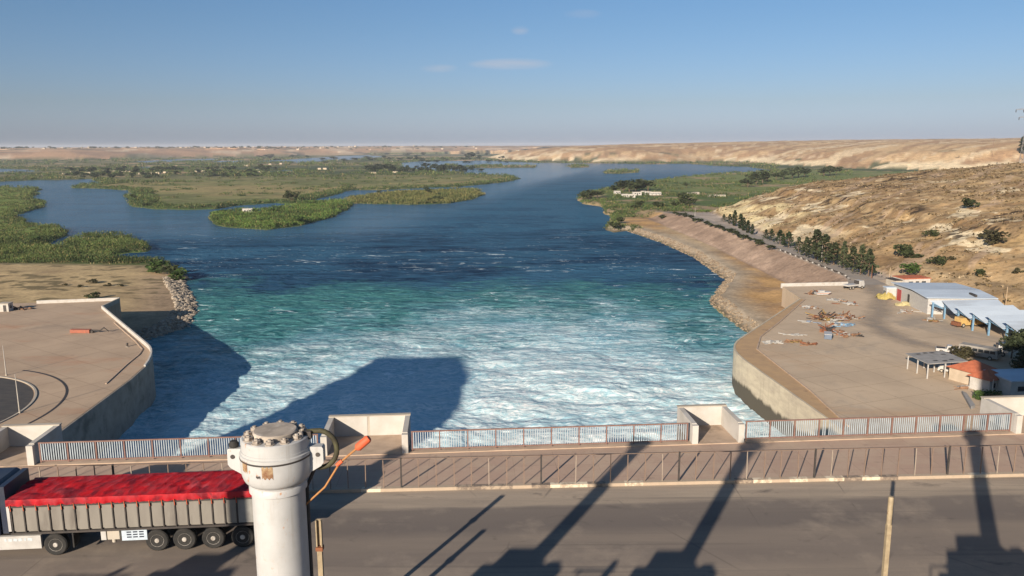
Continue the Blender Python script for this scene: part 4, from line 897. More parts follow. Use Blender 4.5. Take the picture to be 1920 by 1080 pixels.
ORD='first second third fourth fifth sixth seventh eighth ninth tenth eleventh twelfth thirteenth fourteenth fifteenth sixteenth seventeenth eighteenth nineteenth twentieth twenty-first twenty-second twenty-third twenty-fourth twenty-fifth twenty-sixth twenty-seventh twenty-eighth twenty-ninth thirtieth'.split()
def at(px,py,zg=None):
    """ground point seen at a pixel (marches to the terrain)"""
    if zg is not None: return P(px,py,zg)
    d=ray(px,py); ts=np.geomspace(120,6000,700) if py>276 else np.geomspace(120,6000,700)
    X=d[0]*ts; Y=d[1]*ts; Z=H+d[2]*ts; g_=land(X[None],Y[None])[0][0]
    k=np.argmax(Z<g_) if (Z<g_).any() else len(ts)-1
    return Vector((X[k],Y[k],g_[k]-.1))
# row of pines beside the right bank road
pines=[(1628,520,50,1.05),(1613,517,54,1.0),(1598,511,46,1.2),(1581,505,50,.9),(1563,499,42,1.2),(1545,494,52,1.2),(1529,489,56,1.1),(1511,482,36,1.1),(1497,475,30,1.1)]
for i,(px,py,hp,w) in enumerate(pines):
    p=P(px,py,8.6); tree('pine_tree','pine',p,hp*p.length/F*.98,'dark roadside pine, %s from the near end of the row by the hill'%ORD[i],'dark pines in a row beside the right bank road',M_pine,w*random.uniform(.8,1.1),400,.045)
smalls=[(1478,466,30,1),(1468,461,22,.8),(1462,459,27,.9),(1446,453,22,1),(1436,449,18,.9),(1410,441,20,.7),(1402,438,24,.55),(1394,433,24,.55),(1388,429,27,.5),(1377,424,28,.55),(1368,420,18,.9),(1357,416,14,1.1)]
for i,(px,py,hp,w) in enumerate(smalls):
    p=P(px,py,8.6); kd='cypress' if w<.85 else 'pine'
    tree('cypress_tree' if kd=='cypress' else 'small_conifer',kd,p,hp*p.length/F,'small conifer under the pale cliff, %s from the near end of its row'%ORD[i],'small conifers below the pale cliff',M_cyp,1.2,300,.05)
hedge=[(1446,468),(1427,459),(1420,456),(1405,451),(1396,447),(1387,444),(1378,440),(1370,436),(1361,433),(1352,430),(1344,427),(1334,424),(1325,421),(1311,416),(1303,413),(1295,409),(1285,407),(1275,404),(1265,402)]
for i,(px,py) in enumerate(hedge):
    p=P(px,py,8.5); tree('road_shrub','shrub',p,2.6*random.uniform(.85,1.2),'dark clipped shrub on the embankment edge, %s from the near end'%ORD[i],'dark shrubs lining the embankment road',M_pine,1.8,220,.09,'shrub')
hb=[(1745,446,16,M_bush,'dark bush on the lower hillside above the white sheds'),(1692,482,26,M_bush,'large dark bush on the hillside right of the pines'),(1705,486,20,M_bush,'bush touching the large dark hillside bush on its right'),(1756,500,22,M_bush,'bush on the hillside straight above the white shed roof'),(1862,462,30,M_dry,'grey-green bush on the upper right hillside'),(1852,448,18,M_dry,'smaller grey-green bush just left of the upper right one'),
  (1820,392,22,M_bush,'lone dark bush high on the right hillside'),(1836,520,16,M_bush,'low olive bush above the right end of the shed roof'),(1906,518,14,M_dry,'dry bush at the right edge of the hillside'),(1783,490,10,M_dry,'small greyish bush right of the one above the shed'),(1707,521,22,M_leafg,'bright green tree behind the small red roof')]
for px,py,hp,m,lab in hb:
    p=at(px,py); tree('hill_bush' if m is not M_leafg else 'green_tree','shrub' if m is not M_leafg else 'round',p,hp*p.length/F*1.15,lab,None,m,1.15,320,.075,'bush' if m is not M_leafg else 'tree')
# bushes on the left beach
for px,py,hp,lab,m in ((293,512,30,'round green bush at the tip of the left beach',M_leafg),(318,516,26,'second green bush at the tip of the left beach, nearer the rocks',M_bush),(338,527,26,'yellow-green bush overhanging the rocks at the beach tip',M_leafg),(177,560,16,'green bush just behind the low white wall',M_bush),(174,531,11,'dark shrub in the middle of the sandy beach',M_dry),(150,540,7,'low dry shrub left of the middle beach shrub',M_dry),(205,537,8,'low dry shrub right of the middle beach shrub',M_dry),(122,536,6,'smallest dry shrub on the left of the beach',M_dry),(228,538,6,'flat dry shrub near the shaded corner of the beach',M_dry)):
    p=at(px,py); tree('beach_bush','shrub',p,max(1.,hp*p.length/F),lab,None,m,1.5,320,.075,'bush')
# right bank spit trees
sp_=[(1098,374,14,1.6),(1108,372,15,1.5),(1120,371,12,1.6),(1153,361,14,1.3),(1168,360,19,1.5),(1180,360,20,1.5),(1192,359,18,1.5),(1204,358,20,1.5),(1215,358,18,1.3),(1287,352,10,1.1),(1278,385,22,1.1),(1285,388,14,1.3),(1265,390,12,1.3),(1298,384,11,1.4),(1240,392,11,1.6),(1228,388,10,1.6),(1200,390,12,1.5),(1190,394,10,1.5),(1240,412,9,1.6),(1152,432,14,1.5),(1160,420,12,1.4)]
for i,(px,py,hp,w) in enumerate(sp_):
    p=at(px,py); tree('bank_tree','round',p,hp*p.length/F*1.15,'dark green tree on the right bank spit, %s counting from its tip'%ORD[i],'trees on the right bank spit',M_bush,w,220,.085)
# trees in the gap behind the near hill
for i,(px,py,hp) in enumerate([(1402,351,14),(1418,346,18),(1430,343,20),(1438,341,17),(1455,338,12),(1468,336,14),(1485,334,15),(1497,333,17),(1508,331,14),(1545,330,14),(1556,329,15),(1568,327,12)]):
    p=P(px,py,2.5); p.z=max(ground_z(p.x,p.y)-.2,1); tree('valley_tree','round',p,hp*p.length/F*1.25,'valley tree behind the brow of the brown hill, %s from the left'%ORD[i],'valley trees behind the brown hill',M_bush,1.35,180,.09)
# meadow trees and lone trees on the left
for px,py,hp,lab in ((548,378,18,'lone round tree at the edge of the tan meadow'),(830,372,0,'')):
    if hp:
        p=at(px,py); tree('meadow_tree','round',p,hp*p.length/F*1.2,lab,None,M_bush,1.2,260,.08)
for i in range(34):
    px,py=[(random.uniform(400,650),random.uniform(384,424)),(random.uniform(655,890),random.uniform(361,380)),(random.uniform(0,260),random.uniform(395,486)),(random.uniform(250,420),random.uniform(362,388))][i%4]
    p=P(px,py,1.0); v_=land(np.array([[p.x]]),np.array([[p.y]]))
    if v_[2][0,0]<.5: continue
    tree('marsh_bush','shrub' if i%3 else 'round',p,random.uniform(4.5,7.5),'rounded bush standing above the reeds of the marsh islands','bushes among the reeds',M_bush if i%2 else M_leafg,1.3,200,.085,'bush')
# far groves: one mesh each
def far_tree(px,py,w,h,label,group):
    p=P(px,py,1.5); z=ground_z(p.x,p.y)
    if z>8: return
    sc=p.length/F; cme,_=proto('round' if VAR[0]%2 else 'shrub',VAR[0]%3,M_fart,90,.12); VAR[0]+=1
    o=bpy.data.objects.new('far_tree',cme); COL.objects.link(o); o.location=(p.x,p.y,max(z,0)-.5); o.rotation_euler=(0,0,random.uniform(0,6)); o.scale=(w*sc*1.4,w*sc*1.4,h*sc*1.25)
    setp(o,label,'tree',group)
for _ in range(58):
    px=random.uniform(688,905); py=322-abs(random.gauss(0,5))-(0 if px<760 else (px-760)*.012); far_tree(px,py+1,random.uniform(7,13),random.uniform(5,10),'dark tree in the grove along the back of the tan meadow','grove behind the tan meadow')
for _ in range(85):
    px=random.uniform(120,520); py=random.uniform(318,334)-max(0,(px-330)*.02); far_tree(px,py,random.uniform(6,12),random.uniform(4,8),'dark tree among the white houses on the left marsh','trees round the marsh village')
for _ in range(36):
    px=random.uniform(420,960); py=random.uniform(292,306); far_tree(px,py,random.uniform(6,12),random.uniform(3,6),'tiny dark tree on the far plain beyond the meadow','trees on the far plain')
for px,py,w,h in ((885,298,16,12),(878,299,9,7),(898,299,9,7),(868,299,10,5)): far_tree(px,py,w,h,'dark trees at the foot of the far bluff','trees at the bluff foot')
# ------------------------------------------------------------------ small houses
def house(name,p,w,d,h,rz,label,group=None,m=None,roof=None,cat='house',detail=True):
    t=thing(name,label,cat,p,rz,group)
    MB().box((0,0,h/2-.3),(w,d,h+.6)).build('wall',m or M_white,t)
    MB().box((0,0,h+.12),(w+.3,d+.3,.24)).build('roof',roof or M_conc,t)
    if detail:
        for i in range(2): MB().box((-w*.25+i*w*.5,-d/2-.02,h*.55),(w*.16,.06,h*.3)).build('window',M_glass,t)
        MB().box((0,-d/2-.02,h*.36),(w*.12,.06,h*.7)).build('door',M_dark,t)
for i,(px,py,w,rz) in enumerate(((1157,364,6,.2),(1172,370,7,.1),(1184,370,7,0),(1194,366,9,.1),(1206,364,5,0),(1214,365,7,.1),(1222,366,5,0),(1229,366,5,.1),(1235,366,4,.1))):
    p=at(px,py); house('bank_house',p,w,5,3.2,rz,'small white building below the dark trees on the spit, %s from the left'%ORD[i],'white buildings on the spit')
for i,(px,py,w) in enumerate(((1295,364,9),(1305,363,6),(1340,368,14),(1352,368,8))):
    p=P(px,py,3); p.z=max(2,ground_z(p.x,p.y)); house('yard_building',p,w,4,1.8,.1,'low pale block on the bare ground before the hill, %s from the left'%ORD[i],'low blocks before the hill',M_conc)
p=at(465,399.5); house('hut',p,8,5,3.6,.2,'lone white hut among reeds on the bright green island',None,M_white,M_white)
vil=[(122,327),(137,324),(163,325),(168,326),(185,322.5),(203,324),(213,322.8),(221,322.6),(233,324),(241,322.5),(262,327),(272,326),(284,326.5),(297,326),(310,324.5),(380,322),(368,323)]
for i,(px,py) in enumerate(vil):
    p=P(px,py,1.2); house('village_house',p,random.uniform(5,11),6,random.uniform(2.6,3.6),random.uniform(-.3,.3),'white marsh village house, %s from the left'%ORD[i],'white houses of the marsh village',M_cream,M_conc,detail=False)
for i,(px,py) in enumerate(((483,320),(490,324),(507,309),(527,308),(600,318),(610,318),(462,312),(330,312),(735,304),(700,326),(741,324))):
    p=P(px,py,1.2); house('plain_house',p,random.uniform(7,14),6,random.uniform(2.8,4),random.uniform(-.3,.3),'pale farm building on the plain beyond the meadow, %s in the list from the left'%ORD[i] if False else 'pale farm building scattered on the plain beyond the meadow','farm buildings on the plain',M_cream,M_conc,detail=False)
# town on the far skyline
for k in range(230):
    px=random.uniform(-20,900); py=random.uniform(280.5,284)-px*.006
    d=ray(px,py); tt=random.uniform(4300,6200)+px*1.2; x=d[0]*tt; y=d[1]*tt; z=ground_z(x,y)
    if z<24: continue
    if k%4:
        cme,_=proto('round',k%3,M_fart,90,.12); o=bpy.data.objects.new('far_tree',cme); COL.objects.link(o); o.location=(x,y,z-1.5); s=random.uniform(9,20); o.scale=(s*1.5,s*1.2,s*.8); setp(o,'tiny dark tree on the far left skyline','tree','trees of the skyline town')
    else:
        w=random.uniform(9,20); hh=random.uniform(4,8); o=MB().box((0,0,hh/2-1),(w,12,hh+2)).box((w*.2,0,hh+1),(w*.4,9,2)).build('skyline_house',M_white if k%2 else M_cream); o.location=(x,y,z); setp(o,'tiny pale house on the far left skyline','house','houses of the skyline town')
# ------------------------------------------------------------------ right terrace and its wall
M_yard=apron('yard_concrete',(.52,.405,.288),(.45,.35,.25),(.29,.25,.21),(.46,.315,.20),8.0,-.35)
rw=[(54.4,48),(52.4,123.3),(49.2,159.8)]+arc_corner((49.2,159.8),(48.6,173),(85.3,229.2),9)+[(85.3,229.2)]
rpoly=[(p[0]+.3,p[1]) for p in rw]+[(87,249.5),(109,251),(126,262),(131,250),(136,205),(150,160),(330,60),(330,48)]
sheet('yard',rpoly,9,M_yard,th=12,label='open concrete yard on the right bank, strewn with scrap',cat='yard')
t=thing('river_wall','pale concrete river wall with dark wet stains, right of the foaming water','retaining wall')
wall_path('wall_face',rw,-.4,-4,9.12,M_wall,t)
wall_path('coping',[p for p in rw if p[1]<140],-.9,9.13,9.3,M_conc,t)
M_orr=mat('orange_dirt',(.43,.285,.155),(.36,.24,.14),.5,.95,c3=(.25,.16,.10),scale3=.4,amt3=(.62,.7))
inner=[P2(1590,800,9),P2(1520,735,9),P2(1450,680,9),P2(1418,655,9),P2(1425,632,9),P2(1460,605,9),P2(1508,562,9)]
outer=offset_path(rw,-.45)
sheet('wall_walk',[p for p in outer if p[1]>110]+inner[::-1],9.012,M_orr,label='orange dirt walk behind the right river wall',cat='path')
t=thing('walk_kerb','thin kerb between the orange walk and the yard','kerb'); wall_path('kerb',inner,-.3,9.0,9.2,M_edge,t)
# road on the embankment
rd_l=[(109,251.5)]+[(road_x(y)+1.0,y) for y in (272,300,340,398,460,527,560)]; rd_r=[(road_x(y)+7.2,y) for y in (560,527,460,398,340,300,272)]+[(122,251.8)]
M_erd=mat('grey_road',(.30,.26,.22),(.24,.21,.185),.2,.95,c3=(.36,.29,.22),scale3=.1)
mb=MB(); n=len(rd_l); zz=lambda y:9.06 if y<525 else 9.06-(y-525)*.05
vs=[(p[0],p[1],zz(p[1])) for p in rd_l]+[(p[0],p[1],zz(p[1])) for p in rd_r[::-1]]; mb.add(vs,[(i,n+i,n+i+1,i+1) for i in range(n-1)]); o=mb.build('bank_road',M_erd); setp(o,'grey road along the foot of the brown hill','road',kind='structure')
if o.data.polygons[0].normal.z<0: o.data.flip_normals()
# darker worn track across the yard: a ribbon whose edges break up into the concrete
tp_=[P(*q_,9) for q_ in [(1612,522),(1635,540),(1652,560),(1648,582),(1640,600),(1660,622),(1705,640),(1760,652),(1810,655)]]
tk=[]; 
for i in range(len(tp_)-1):
    for f in np.linspace(0,1,7,endpoint=False):
        p0,p1,p2,p3=tp_[max(i-1,0)],tp_[i],tp_[i+1],tp_[min(i+2,len(tp_)-1)]
        tk.append(.5*((2*p1)+(p2-p0)*f+(2*p0-5*p1+4*p2-p3)*f*f+(3*p1-p0-3*p2+p3)*f**3))
V=[];A=[]
for i,p in enumerate(tk):
    d=(tk[min(i+1,len(tk)-1)]-tk[max(i-1,0)]).normalized(); nn=Vector((-d.y,d.x,0))
    for j in range(11):
        u=j/5-1; V.append((p.x+nn.x*u*5.2,p.y+nn.y*u*5.2,9.014)); A.append((1-abs(u))*min(1,i/4,(len(tk)-1-i)/9))
m,nt,b_=nodes('worn_asphalt'); co=N(nt,'ShaderNodeNewGeometry').outputs['Position']
nt.links.new(mixc(nt,mapr(nt,noise(nt,co,.3,6,.65),.4,.65),(.27,.235,.20),(.34,.28,.22)),b_.inputs['Base Color']); b_.inputs['Roughness'].default_value=.95
al=mapr(nt,math_(nt,'ADD',N(nt,'ShaderNodeAttribute',attribute_name='edge').outputs['Fac'],math_(nt,'MULTIPLY',math_(nt,'SUBTRACT',noise(nt,co,.22,6,.7),.5),1.4)),.2,.95,0,.5); nt.links.new(al,b_.inputs['Alpha'])
o=grid_mesh('asphalt_track',np.array(V),len(tk),11,m,{'edge':np.array(A)}); setp(o,'darker worn asphalt track curving across the yard','track',kind='structure')
t=thing('kerb_blocks','row of small white kerb blocks along the embankment edge','kerb blocks')
for i in range(26):
    y=262+i*3.1; MB().box((road_x(y)+.5,y,8.95),(.3,.9,.5)).build('block',M_white if i%2 else M_dark,t)
t=thing('white_wall','long low white wall at the far end of the yard','wall'); wall_path('wall',[P2(1465,537,9),P2(1590,534,9)],.5,8.4,9.95,M_white,t)
# riprap
def riprap(name,label,path,width,n,zf,m):
    pts=[Vector((*p,0)) for p in path]; seg=[(pts[i+1]-pts[i]).length for i in range(len(pts)-1)]; V=[]; rg=np.random.default_rng(5); tot=sum(seg)
    mb=MB(); ico=[]; bm=bmesh.new(); bmesh.ops.create_icosphere(bm,subdivisions=1,radius=1); base=[v.co.copy() for v in bm.verts]; fcs=[[v.index for v in f.verts] for f in bm.faces]; bm.free()
    for k in range(n):
        s=random.uniform(0,tot); i=0
        while s>seg[i] and i<len(seg)-1: s-=seg[i]; i+=1
        d=(pts[i+1]-pts[i]).normalized(); nrm=Vector((-d.y,d.x,0)); u=random.random()
        p=pts[i]+d*s+nrm*(u*width[0]+(1-u)*width[1]); r=random.choice((.35,.45,.6,.95))*random.uniform(.8,1.2)*zf
        z=max(-.1,ground_z(p.x,p.y)) if n<1 else None
        V.append((p,r))
    zs=land(np.array([[p.x for p,r in V]]),np.array([[p.y for p,r in V]]))[0][0]
    for (p,r),z in zip(V,zs):
        if z<-.9: continue
        q=[Vector((c.x*r*random.uniform(.7,1.2),c.y*r*random.uniform(.7,1.2),c.z*r*random.uniform(.5,.9)))+Vector((p.x,p.y,z+r*.15)) for c in base]; mb.add(q,fcs)
    return setp(mb.build(name,m),label,'rocks',kind='stuff')
M_rock=mat('riprap_rock',(.34,.285,.22),(.17,.14,.11),.9,.95,c3=(.42,.36,.29),scale3=.7)
riprap('riprap','pale boulders heaped along the tip of the left beach',[(-103,212),(-99.5,236),(-105,259),(-114,278),(-137,322)],(-1.0,7.0),1700,.95,M_rock)
riprap('riprap','tan boulders lining the waterline of the right bank',[(68.4,224)]+[P2(*p) for p in [(1368,600),(1330,566),(1345,545),(1360,525),(1300,482),(1240,455),(1178,434)]],(-4.2,.6),1700,.6,mat('tan_rock',(.28,.21,.14),(.14,.105,.075),.8,.95,c3=(.34,.275,.20),scale3=.5))
# ------------------------------------------------------------------ sheds, canopy and shelter
t=thing('white_shed','long white shed with pale sheet roof and a red door','shed')
fa,fb=P(1690,566,9),P(1738,589,9); ux=(fb-fa).normalized(); vx=Vector((-ux.y,ux.x,0)); 
if vx.x<0: vx=-vx
L=(fb-fa).length; W=17; hh=4.4
def q(a,c,z): return fa+ux*a+vx*c+Vector((0,0,z))
fl_=lambda a,c,d,e,z0,z1:MB().add([q(a,c,z0),q(d,c,z0),q(d,e,z0),q(a,e,z0),q(a,c,z1),q(d,c,z1),q(d,e,z1),q(a,e,z1)],[(3,2,1,0),(4,5,6,7),(0,1,5,4),(1,2,6,5),(2,3,7,6),(3,0,4,7)])
def rec(mb):
    return mb
def fixn(o):
    bm=bmesh.new(); bm.from_mesh(o.data); bmesh.ops.recalc_face_normals(bm,faces=bm.faces); bm.to_mesh(o.data); bm.free(); return o
fixn(fl_(-6,0,L,W,-.3,hh).build('wall',M_vwhite,t))
rf=MB(); z0=hh+.05
vs=[q(-6.6,-.7,z0),q(L*.45,-.7,z0+.55),q(L+.6,-.7,z0),q(-6.6,W+.6,z0),q(L*.45,W+.6,z0+.55),q(L+.6,W+.6,z0)]
vs2=[v+Vector((0,0,.15)) for v in vs]
rf.add(vs+vs2,[(6,7,10,9),(7,8,11,10),(0,3,4,1),(1,4,5,2),(0,1,7,6),(1,2,8,7),(2,5,11,8),(3,9,10,4),(4,10,11,5),(0,6,9,3)]); fixn(rf.build('roof',M_roofw,t))
fixn(fl_(-3.4,-.06,-.5,0.02,0,3.3).build('red_door',mat('red_door_paint',(.38,.05,.05),(.3,.05,.05),1,.6),t)); fixn(fl_(4.0,-.06,5.3,.02,0,3.1).build('doorway',M_dark,t))
fixn(fl_(L-4,W*.72,L-.5,W*.72+.5,hh+.1,hh+.9).build('roof_vent',M_dark,t))
# side annexe with pale gable left of the red door
house('annexe',q(-5.6,-1.0,0),2.6,3.4,3.2,math.atan2(ux.y,ux.x),'narrow white annexe left of the red door',None,M_vwhite,M_roofw,'shed')
house('red_roof_hut',P(1708,535,9),9,6,2.6,.15,'small hut with an orange-red roof behind the white shed',None,M_white,M_red,'hut')
house('dark_roof_hut',P(1688,535,9),7,5,2.0,.15,'low hut with dark grey roof left of the small red roof',None,M_conc,M_dark,'hut')
# sawtooth canopy
t=thing('canopy','long stepped white canopy on blue steel columns beside the white shed','canopy')
cols=[P(1747,605,9),P(1770,598,9),P(1795,610,9),P(1823,620,9),P(1853,629,9),P(1886,641,9),P(1925,655,9)]
cols[0]=P(1747,598,9)
CW=14.5
for i,p in enumerate(cols):
    MB().box((p.x,p.y,9+2.2),(.36,.36,4.4)).build('column',M_blue,t); MB().box((p.x+CW-1,p.y+1.2,9+1.85),(.3,.3,3.7)).build('column',M_blue,t)
    if i<len(cols)-1:
        n_=cols[i+1]; hi,lo=13.7,11.95
        A=[Vector((p.x-.8,p.y+.3,hi)),Vector((p.x+CW,p.y+1.6,hi)),Vector((n_.x+CW,n_.y+1.9,lo)),Vector((n_.x-.8,n_.y+.6,lo))]
        pn=MB().add(A+[v+Vector((0,0,.12)) for v in A],[(3,2,1,0),(4,5,6,7),(0,1,5,4),(1,2,6,5),(2,3,7,6),(3,0,4,7)]); fixn(pn.build('roof_panel',M_roofw,t))
        tr=MB(); a0=Vector((p.x-.3,p.y,13.4)); a1=Vector((n_.x-.3,n_.y+.3,11.75)); tr.bar(a0,a1,.14); tr.bar(a0-Vector((0,0,.75)),a1-Vector((0,0,.1)),.12)
        for k in range(5):
            tr.bar(a0.lerp(a1,k/5),(a0-Vector((0,0,.75))).lerp(a1-Vector((0,0,.1)),(k+.5)/5),.08); tr.bar(a0.lerp(a1,(k+1)/5),(a0-Vector((0,0,.75))).lerp(a1-Vector((0,0,.1)),(k+.5)/5),.08)
        tr.build('truss',M_blue,t)
bw=MB(); bw.add([(cols[0].x+CW-.5,cols[0].y+1.6,9),(cols[-1].x+CW-.5,cols[-1].y+1.9,9),(cols[-1].x+CW-.5,cols[-1].y+1.9,12),(cols[0].x+CW-.5,cols[0].y+1.6,12),(cols[0].x+CW-.3,cols[0].y+1.6,9),(cols[-1].x+CW-.3,cols[-1].y+1.9,9),(cols[-1].x+CW-.3,cols[-1].y+1.9,12),(cols[0].x+CW-.3,cols[0].y+1.6,12)],[(0,1,2,3),(7,6,5,4),(0,4,5,1),(1,5,6,2),(2,6,7,3),(3,7,4,0)]); fixn(bw.build('shade_backing',M_dark,t))  # dark sheet added for the shaded interior under the canopy roof
# open shelter
t=thing('shelter','flat grey carport on thin white posts in the yard','carport')
a=[P(1701,692,9),P(1719,700,9),P(1738,710,9)]; ex=Vector((7.6,1.6,0))
for p in a:
    for kx in (0,.5,1): 
        r_=p+ex*kx; MB().box((r_.x,r_.y,9+1.5),(.2,.2,3.0)).build('post',M_vwhite,t)
d_=(a[2]-a[0]).normalized(); c4=[a[0]-d_*.5-ex*.05,a[2]+d_*.6-ex*.05,a[2]+d_*.6+ex*1.1,a[0]-d_*.5+ex*1.1]
rf=MB().add([Vector((v.x,v.y,12.05)) for v in c4]+[Vector((v.x,v.y,12.2)) for v in c4],[(3,2,1,0),(4,5,6,7),(0,1,5,4),(1,2,6,5),(2,3,7,6),(3,0,4,7)]); fixn(rf.build('roof',M_grey,t))
mb=MB()
for u,v in ((.25,.15),(.45,.1),(.3,.8),(.5,.85),(.7,.8),(.62,.12),(.8,.3)):
    p=c4[0]+(c4[3]-c4[0])*u+(c4[1]-c4[0])*v; MB().box((p.x,p.y,12.23),(.9,.5,.05),rz=.2).build('roof_weight',M_dark,t)
# red-roofed house, grey building in the shade
def hip_house(p,w,d,h,rz,label,wall,rh=1.6):
    t=thing('red_roof_house',label,'house',p,rz)
    MB().box((0,0,h/2-.2),(w,d,h+.4)).build('wall',wall,t)
    e=.5; k=min(w,d)/2
    vs=[(-w/2-e,-d/2-e,h),(w/2+e,-d/2-e,h),(w/2+e,d/2+e,h),(-w/2-e,d/2+e,h),(-w/2+k,0,h+rh),(w/2-k,0,h+rh)]
    fixn(MB().add(vs,[(0,1,5,4),(1,2,5),(2,3,4,5),(3,0,4),(3,2,1,0)]).build('roof',M_red,t))
    MB().box((-w*.22,-d/2-.02,h*.55),(.9,.06,.9)).build('window',M_glass,t); MB().box((w*.2,-d/2-.02,h*.4),(.9,.06,h*.8)).build('door',M_dark,t)
p=P(1826,722,9); hip_house(p+Vector((1.2,2.8,0)),6,5.4,2.5,.45,'cream house with a red hipped roof beside the carport',M_cream)
p=P(1853,735,9); hip_house(p+Vector((.6,1.6,0)),4.4,3.8,2.5,.45,'smaller white house with a red roof, nearer the dam',M_white,1.4)
p=P(1895,742,9); house('grey_annexe',p+Vector((2.6,2.5,0)),8,7,3.0,.1,'grey building with dark opening in the shade at the right edge',None,M_white,M_roofw,'building')
t=thing('hedge','green hedge in front of the smaller red-roofed house','hedge',P(1853,750,9)+Vector((0,.5,0)))
rg=np.random.default_rng(3); pts=rg.uniform(-1,1,(900,3))*np.array([2.2,.8,.75])+np.array([0,0,.8]); poly_mesh('foliage',leafcloud(pts,.16,4,rg),4,M_leafg,parent=t)
lamp_post(P(1859,748,9),3.6,'short pale pole in front of the smaller red-roofed house',False)
t=thing('ramp_slab','grey concrete slab leaning on the ground behind the right bay','slab'); p=P(1815,752,9)
fixn(MB().prism([P2(1803,738,9),P2(1812,742,9),P2(1828,765,9),P2(1820,768,9)],9.01,9.55).build('slab',M_grey,t))
# shade trees at the right edge
for i,(px,py,hp) in enumerate(((1896,672,44),(1912,690,52),(1930,680,64),(1908,706,34),(1940,712,56))):
    p=P(px,py,9); tree('shade_tree','round',p,hp*p.length/F,'dark broad tree in the shade at the right edge, %s'%['leftmost','second from left','third from left behind the house','lowest, beside the red roof','outermost'][i],'dark trees at the right edge',M_pine,.85,700,.05)
for px,py,hp,lab in ((1803,672,26,'rust-brown bushy tree by the parked bus'),(1800,674,13,'smaller brown bush left of the parked bus'),(1815,683,12,'yellowish bush in front of the parked bus')):
    p=P(px,py,9); tree('dry_tree','shrub',p,hp*p.length/F*1.1,lab,None,M_dry,1.1,260,.08,'bush')
# vehicles in the yard
def wheels(t,xs,w,r=.36,m=None):
    for x in xs:
        for s in(-1,1):
            mb=MB().tube([(x,s*(w/2-.12),r),(x,s*(w/2+.06),r)],r,14); wl=mb.build('wheel',M_black,t)
            MB().tube([(x,s*(w/2+.05),r),(x,s*(w/2+.075),r)],r*.55,10).build('rim',M_conc,wl)
def side_prism(pr,w,name,m,t):
    n=len(pr); vs=[(p[0],-w/2,p[1]) for p in pr]+[(p[0],w/2,p[1]) for p in pr]
    return fixn(MB().add(vs,[list(range(n)),list(range(n,2*n))[::-1]]+[(i,n+i,n+(i+1)%n,(i+1)%n) for i in range(n)]).build(name,m,t))
def car(p,rz,label,m=M_vwhite,pickup=False):
    t=thing('parked_pickup' if pickup else 'parked_car',label,'pickup' if pickup else 'car',p,rz); w=1.75
    if pickup:
        b=side_prism([(-2.4,.35),(2.4,.35),(2.4,.85),(1.2,1.0),(-2.4,.95)],w,'body',m,t); c=side_prism([(-.3,.95),(1.15,.98),(.7,1.65),(-.2,1.65)],w-.14,'cabin',m,t); MB().box((-1.4,0,.99),(1.7,w-.3,.05)).build('load_bed',M_dark,t)
    else:
        b=side_prism([(-2.1,.32),(2.1,.32),(2.15,.7),(1.2,.9),(-2.0,.95)],w,'body',m,t); c=side_prism([(-1.9,.93),(1.15,.9),(.5,1.45),(-1.55,1.45)],w-.14,'cabin',m,t)
    for s in(-1,1): MB().box((-.1 if not pickup else .4,s*(w/2-.055),1.2),(1.7 if not pickup else .8,.03,.32)).build('side_window',M_glass,c)
    for s in(-1,1): MB().box((2.14 if not pickup else 2.4,s*.6,.62),(.06,.3,.15)).build('headlight',M_conc,b)
    wheels(t,(-1.35,1.35),w)
car(P(1780,698,9),R(-32),'white car parked under the flat carport')
car(P(1777,661,9),R(-25),'white pickup parked behind the carport',pickup=True)
def bus(p,rz,label):
    t=thing('parked_bus',label,'bus',p,rz); L,w,h=7.6,2.3,2.5; M_dull=mat('dusty_bus',(.30,.28,.25),(.22,.2,.18),.8,.7)
    b=side_prism([(-L/2,.5),(L/2,.5),(L/2,1.6),(L/2-.25,h),(-L/2+.1,h),(-L/2,h-.2)],w,'body',M_dull,t)
    for s in(-1,1):
        for i in range(6): MB().box((-L/2+.9+i*1.15,s*(w/2+.01),1.75),(.95,.05,.6)).build('window',M_glass,b)
    MB().box((L/2-.02,0,1.9),(.12,2.0,.8)).build('windscreen',M_glass,b); wheels(t,(-2.2,2.4),w,.45)
bus(P(1836,670,9),R(-50),'long white bus parked behind the carport'); 
def flat_truck(p,rz,label,bedm):
    t=thing('parked_truck',label,'truck',p,rz); w=2.4
    side_prism([(1.2,.6),(3.0,.6),(3.05,1.5),(2.7,2.6),(1.2,2.6)],w,'cab',M_vwhite,t); MB().box((2.86,0,2.0),(.2,1.9,.6),ry=-.3).build('windscreen',M_glass,t)
    MB().box((-1.2,0,.85),(4.6,.9,.25)).build('chassis',M_dark,t); MB().box((-1.3,0,1.25),(4.4,w,.5)).build('load_bed',bedm,t); MB().box((.9,0,2.0),(.3,1.8,1.1)).build('dark_rack',M_dark,t)
    wheels(t,(-2.6,-1.5,2.1),w,.48)
flat_truck(P(1601,541,9),R(20),'white cab-over truck at the end of the low white wall',M_vwhite)
flat_truck(P(1858,664,9),R(-30),'pale truck parked right of the long bus',M_conc)
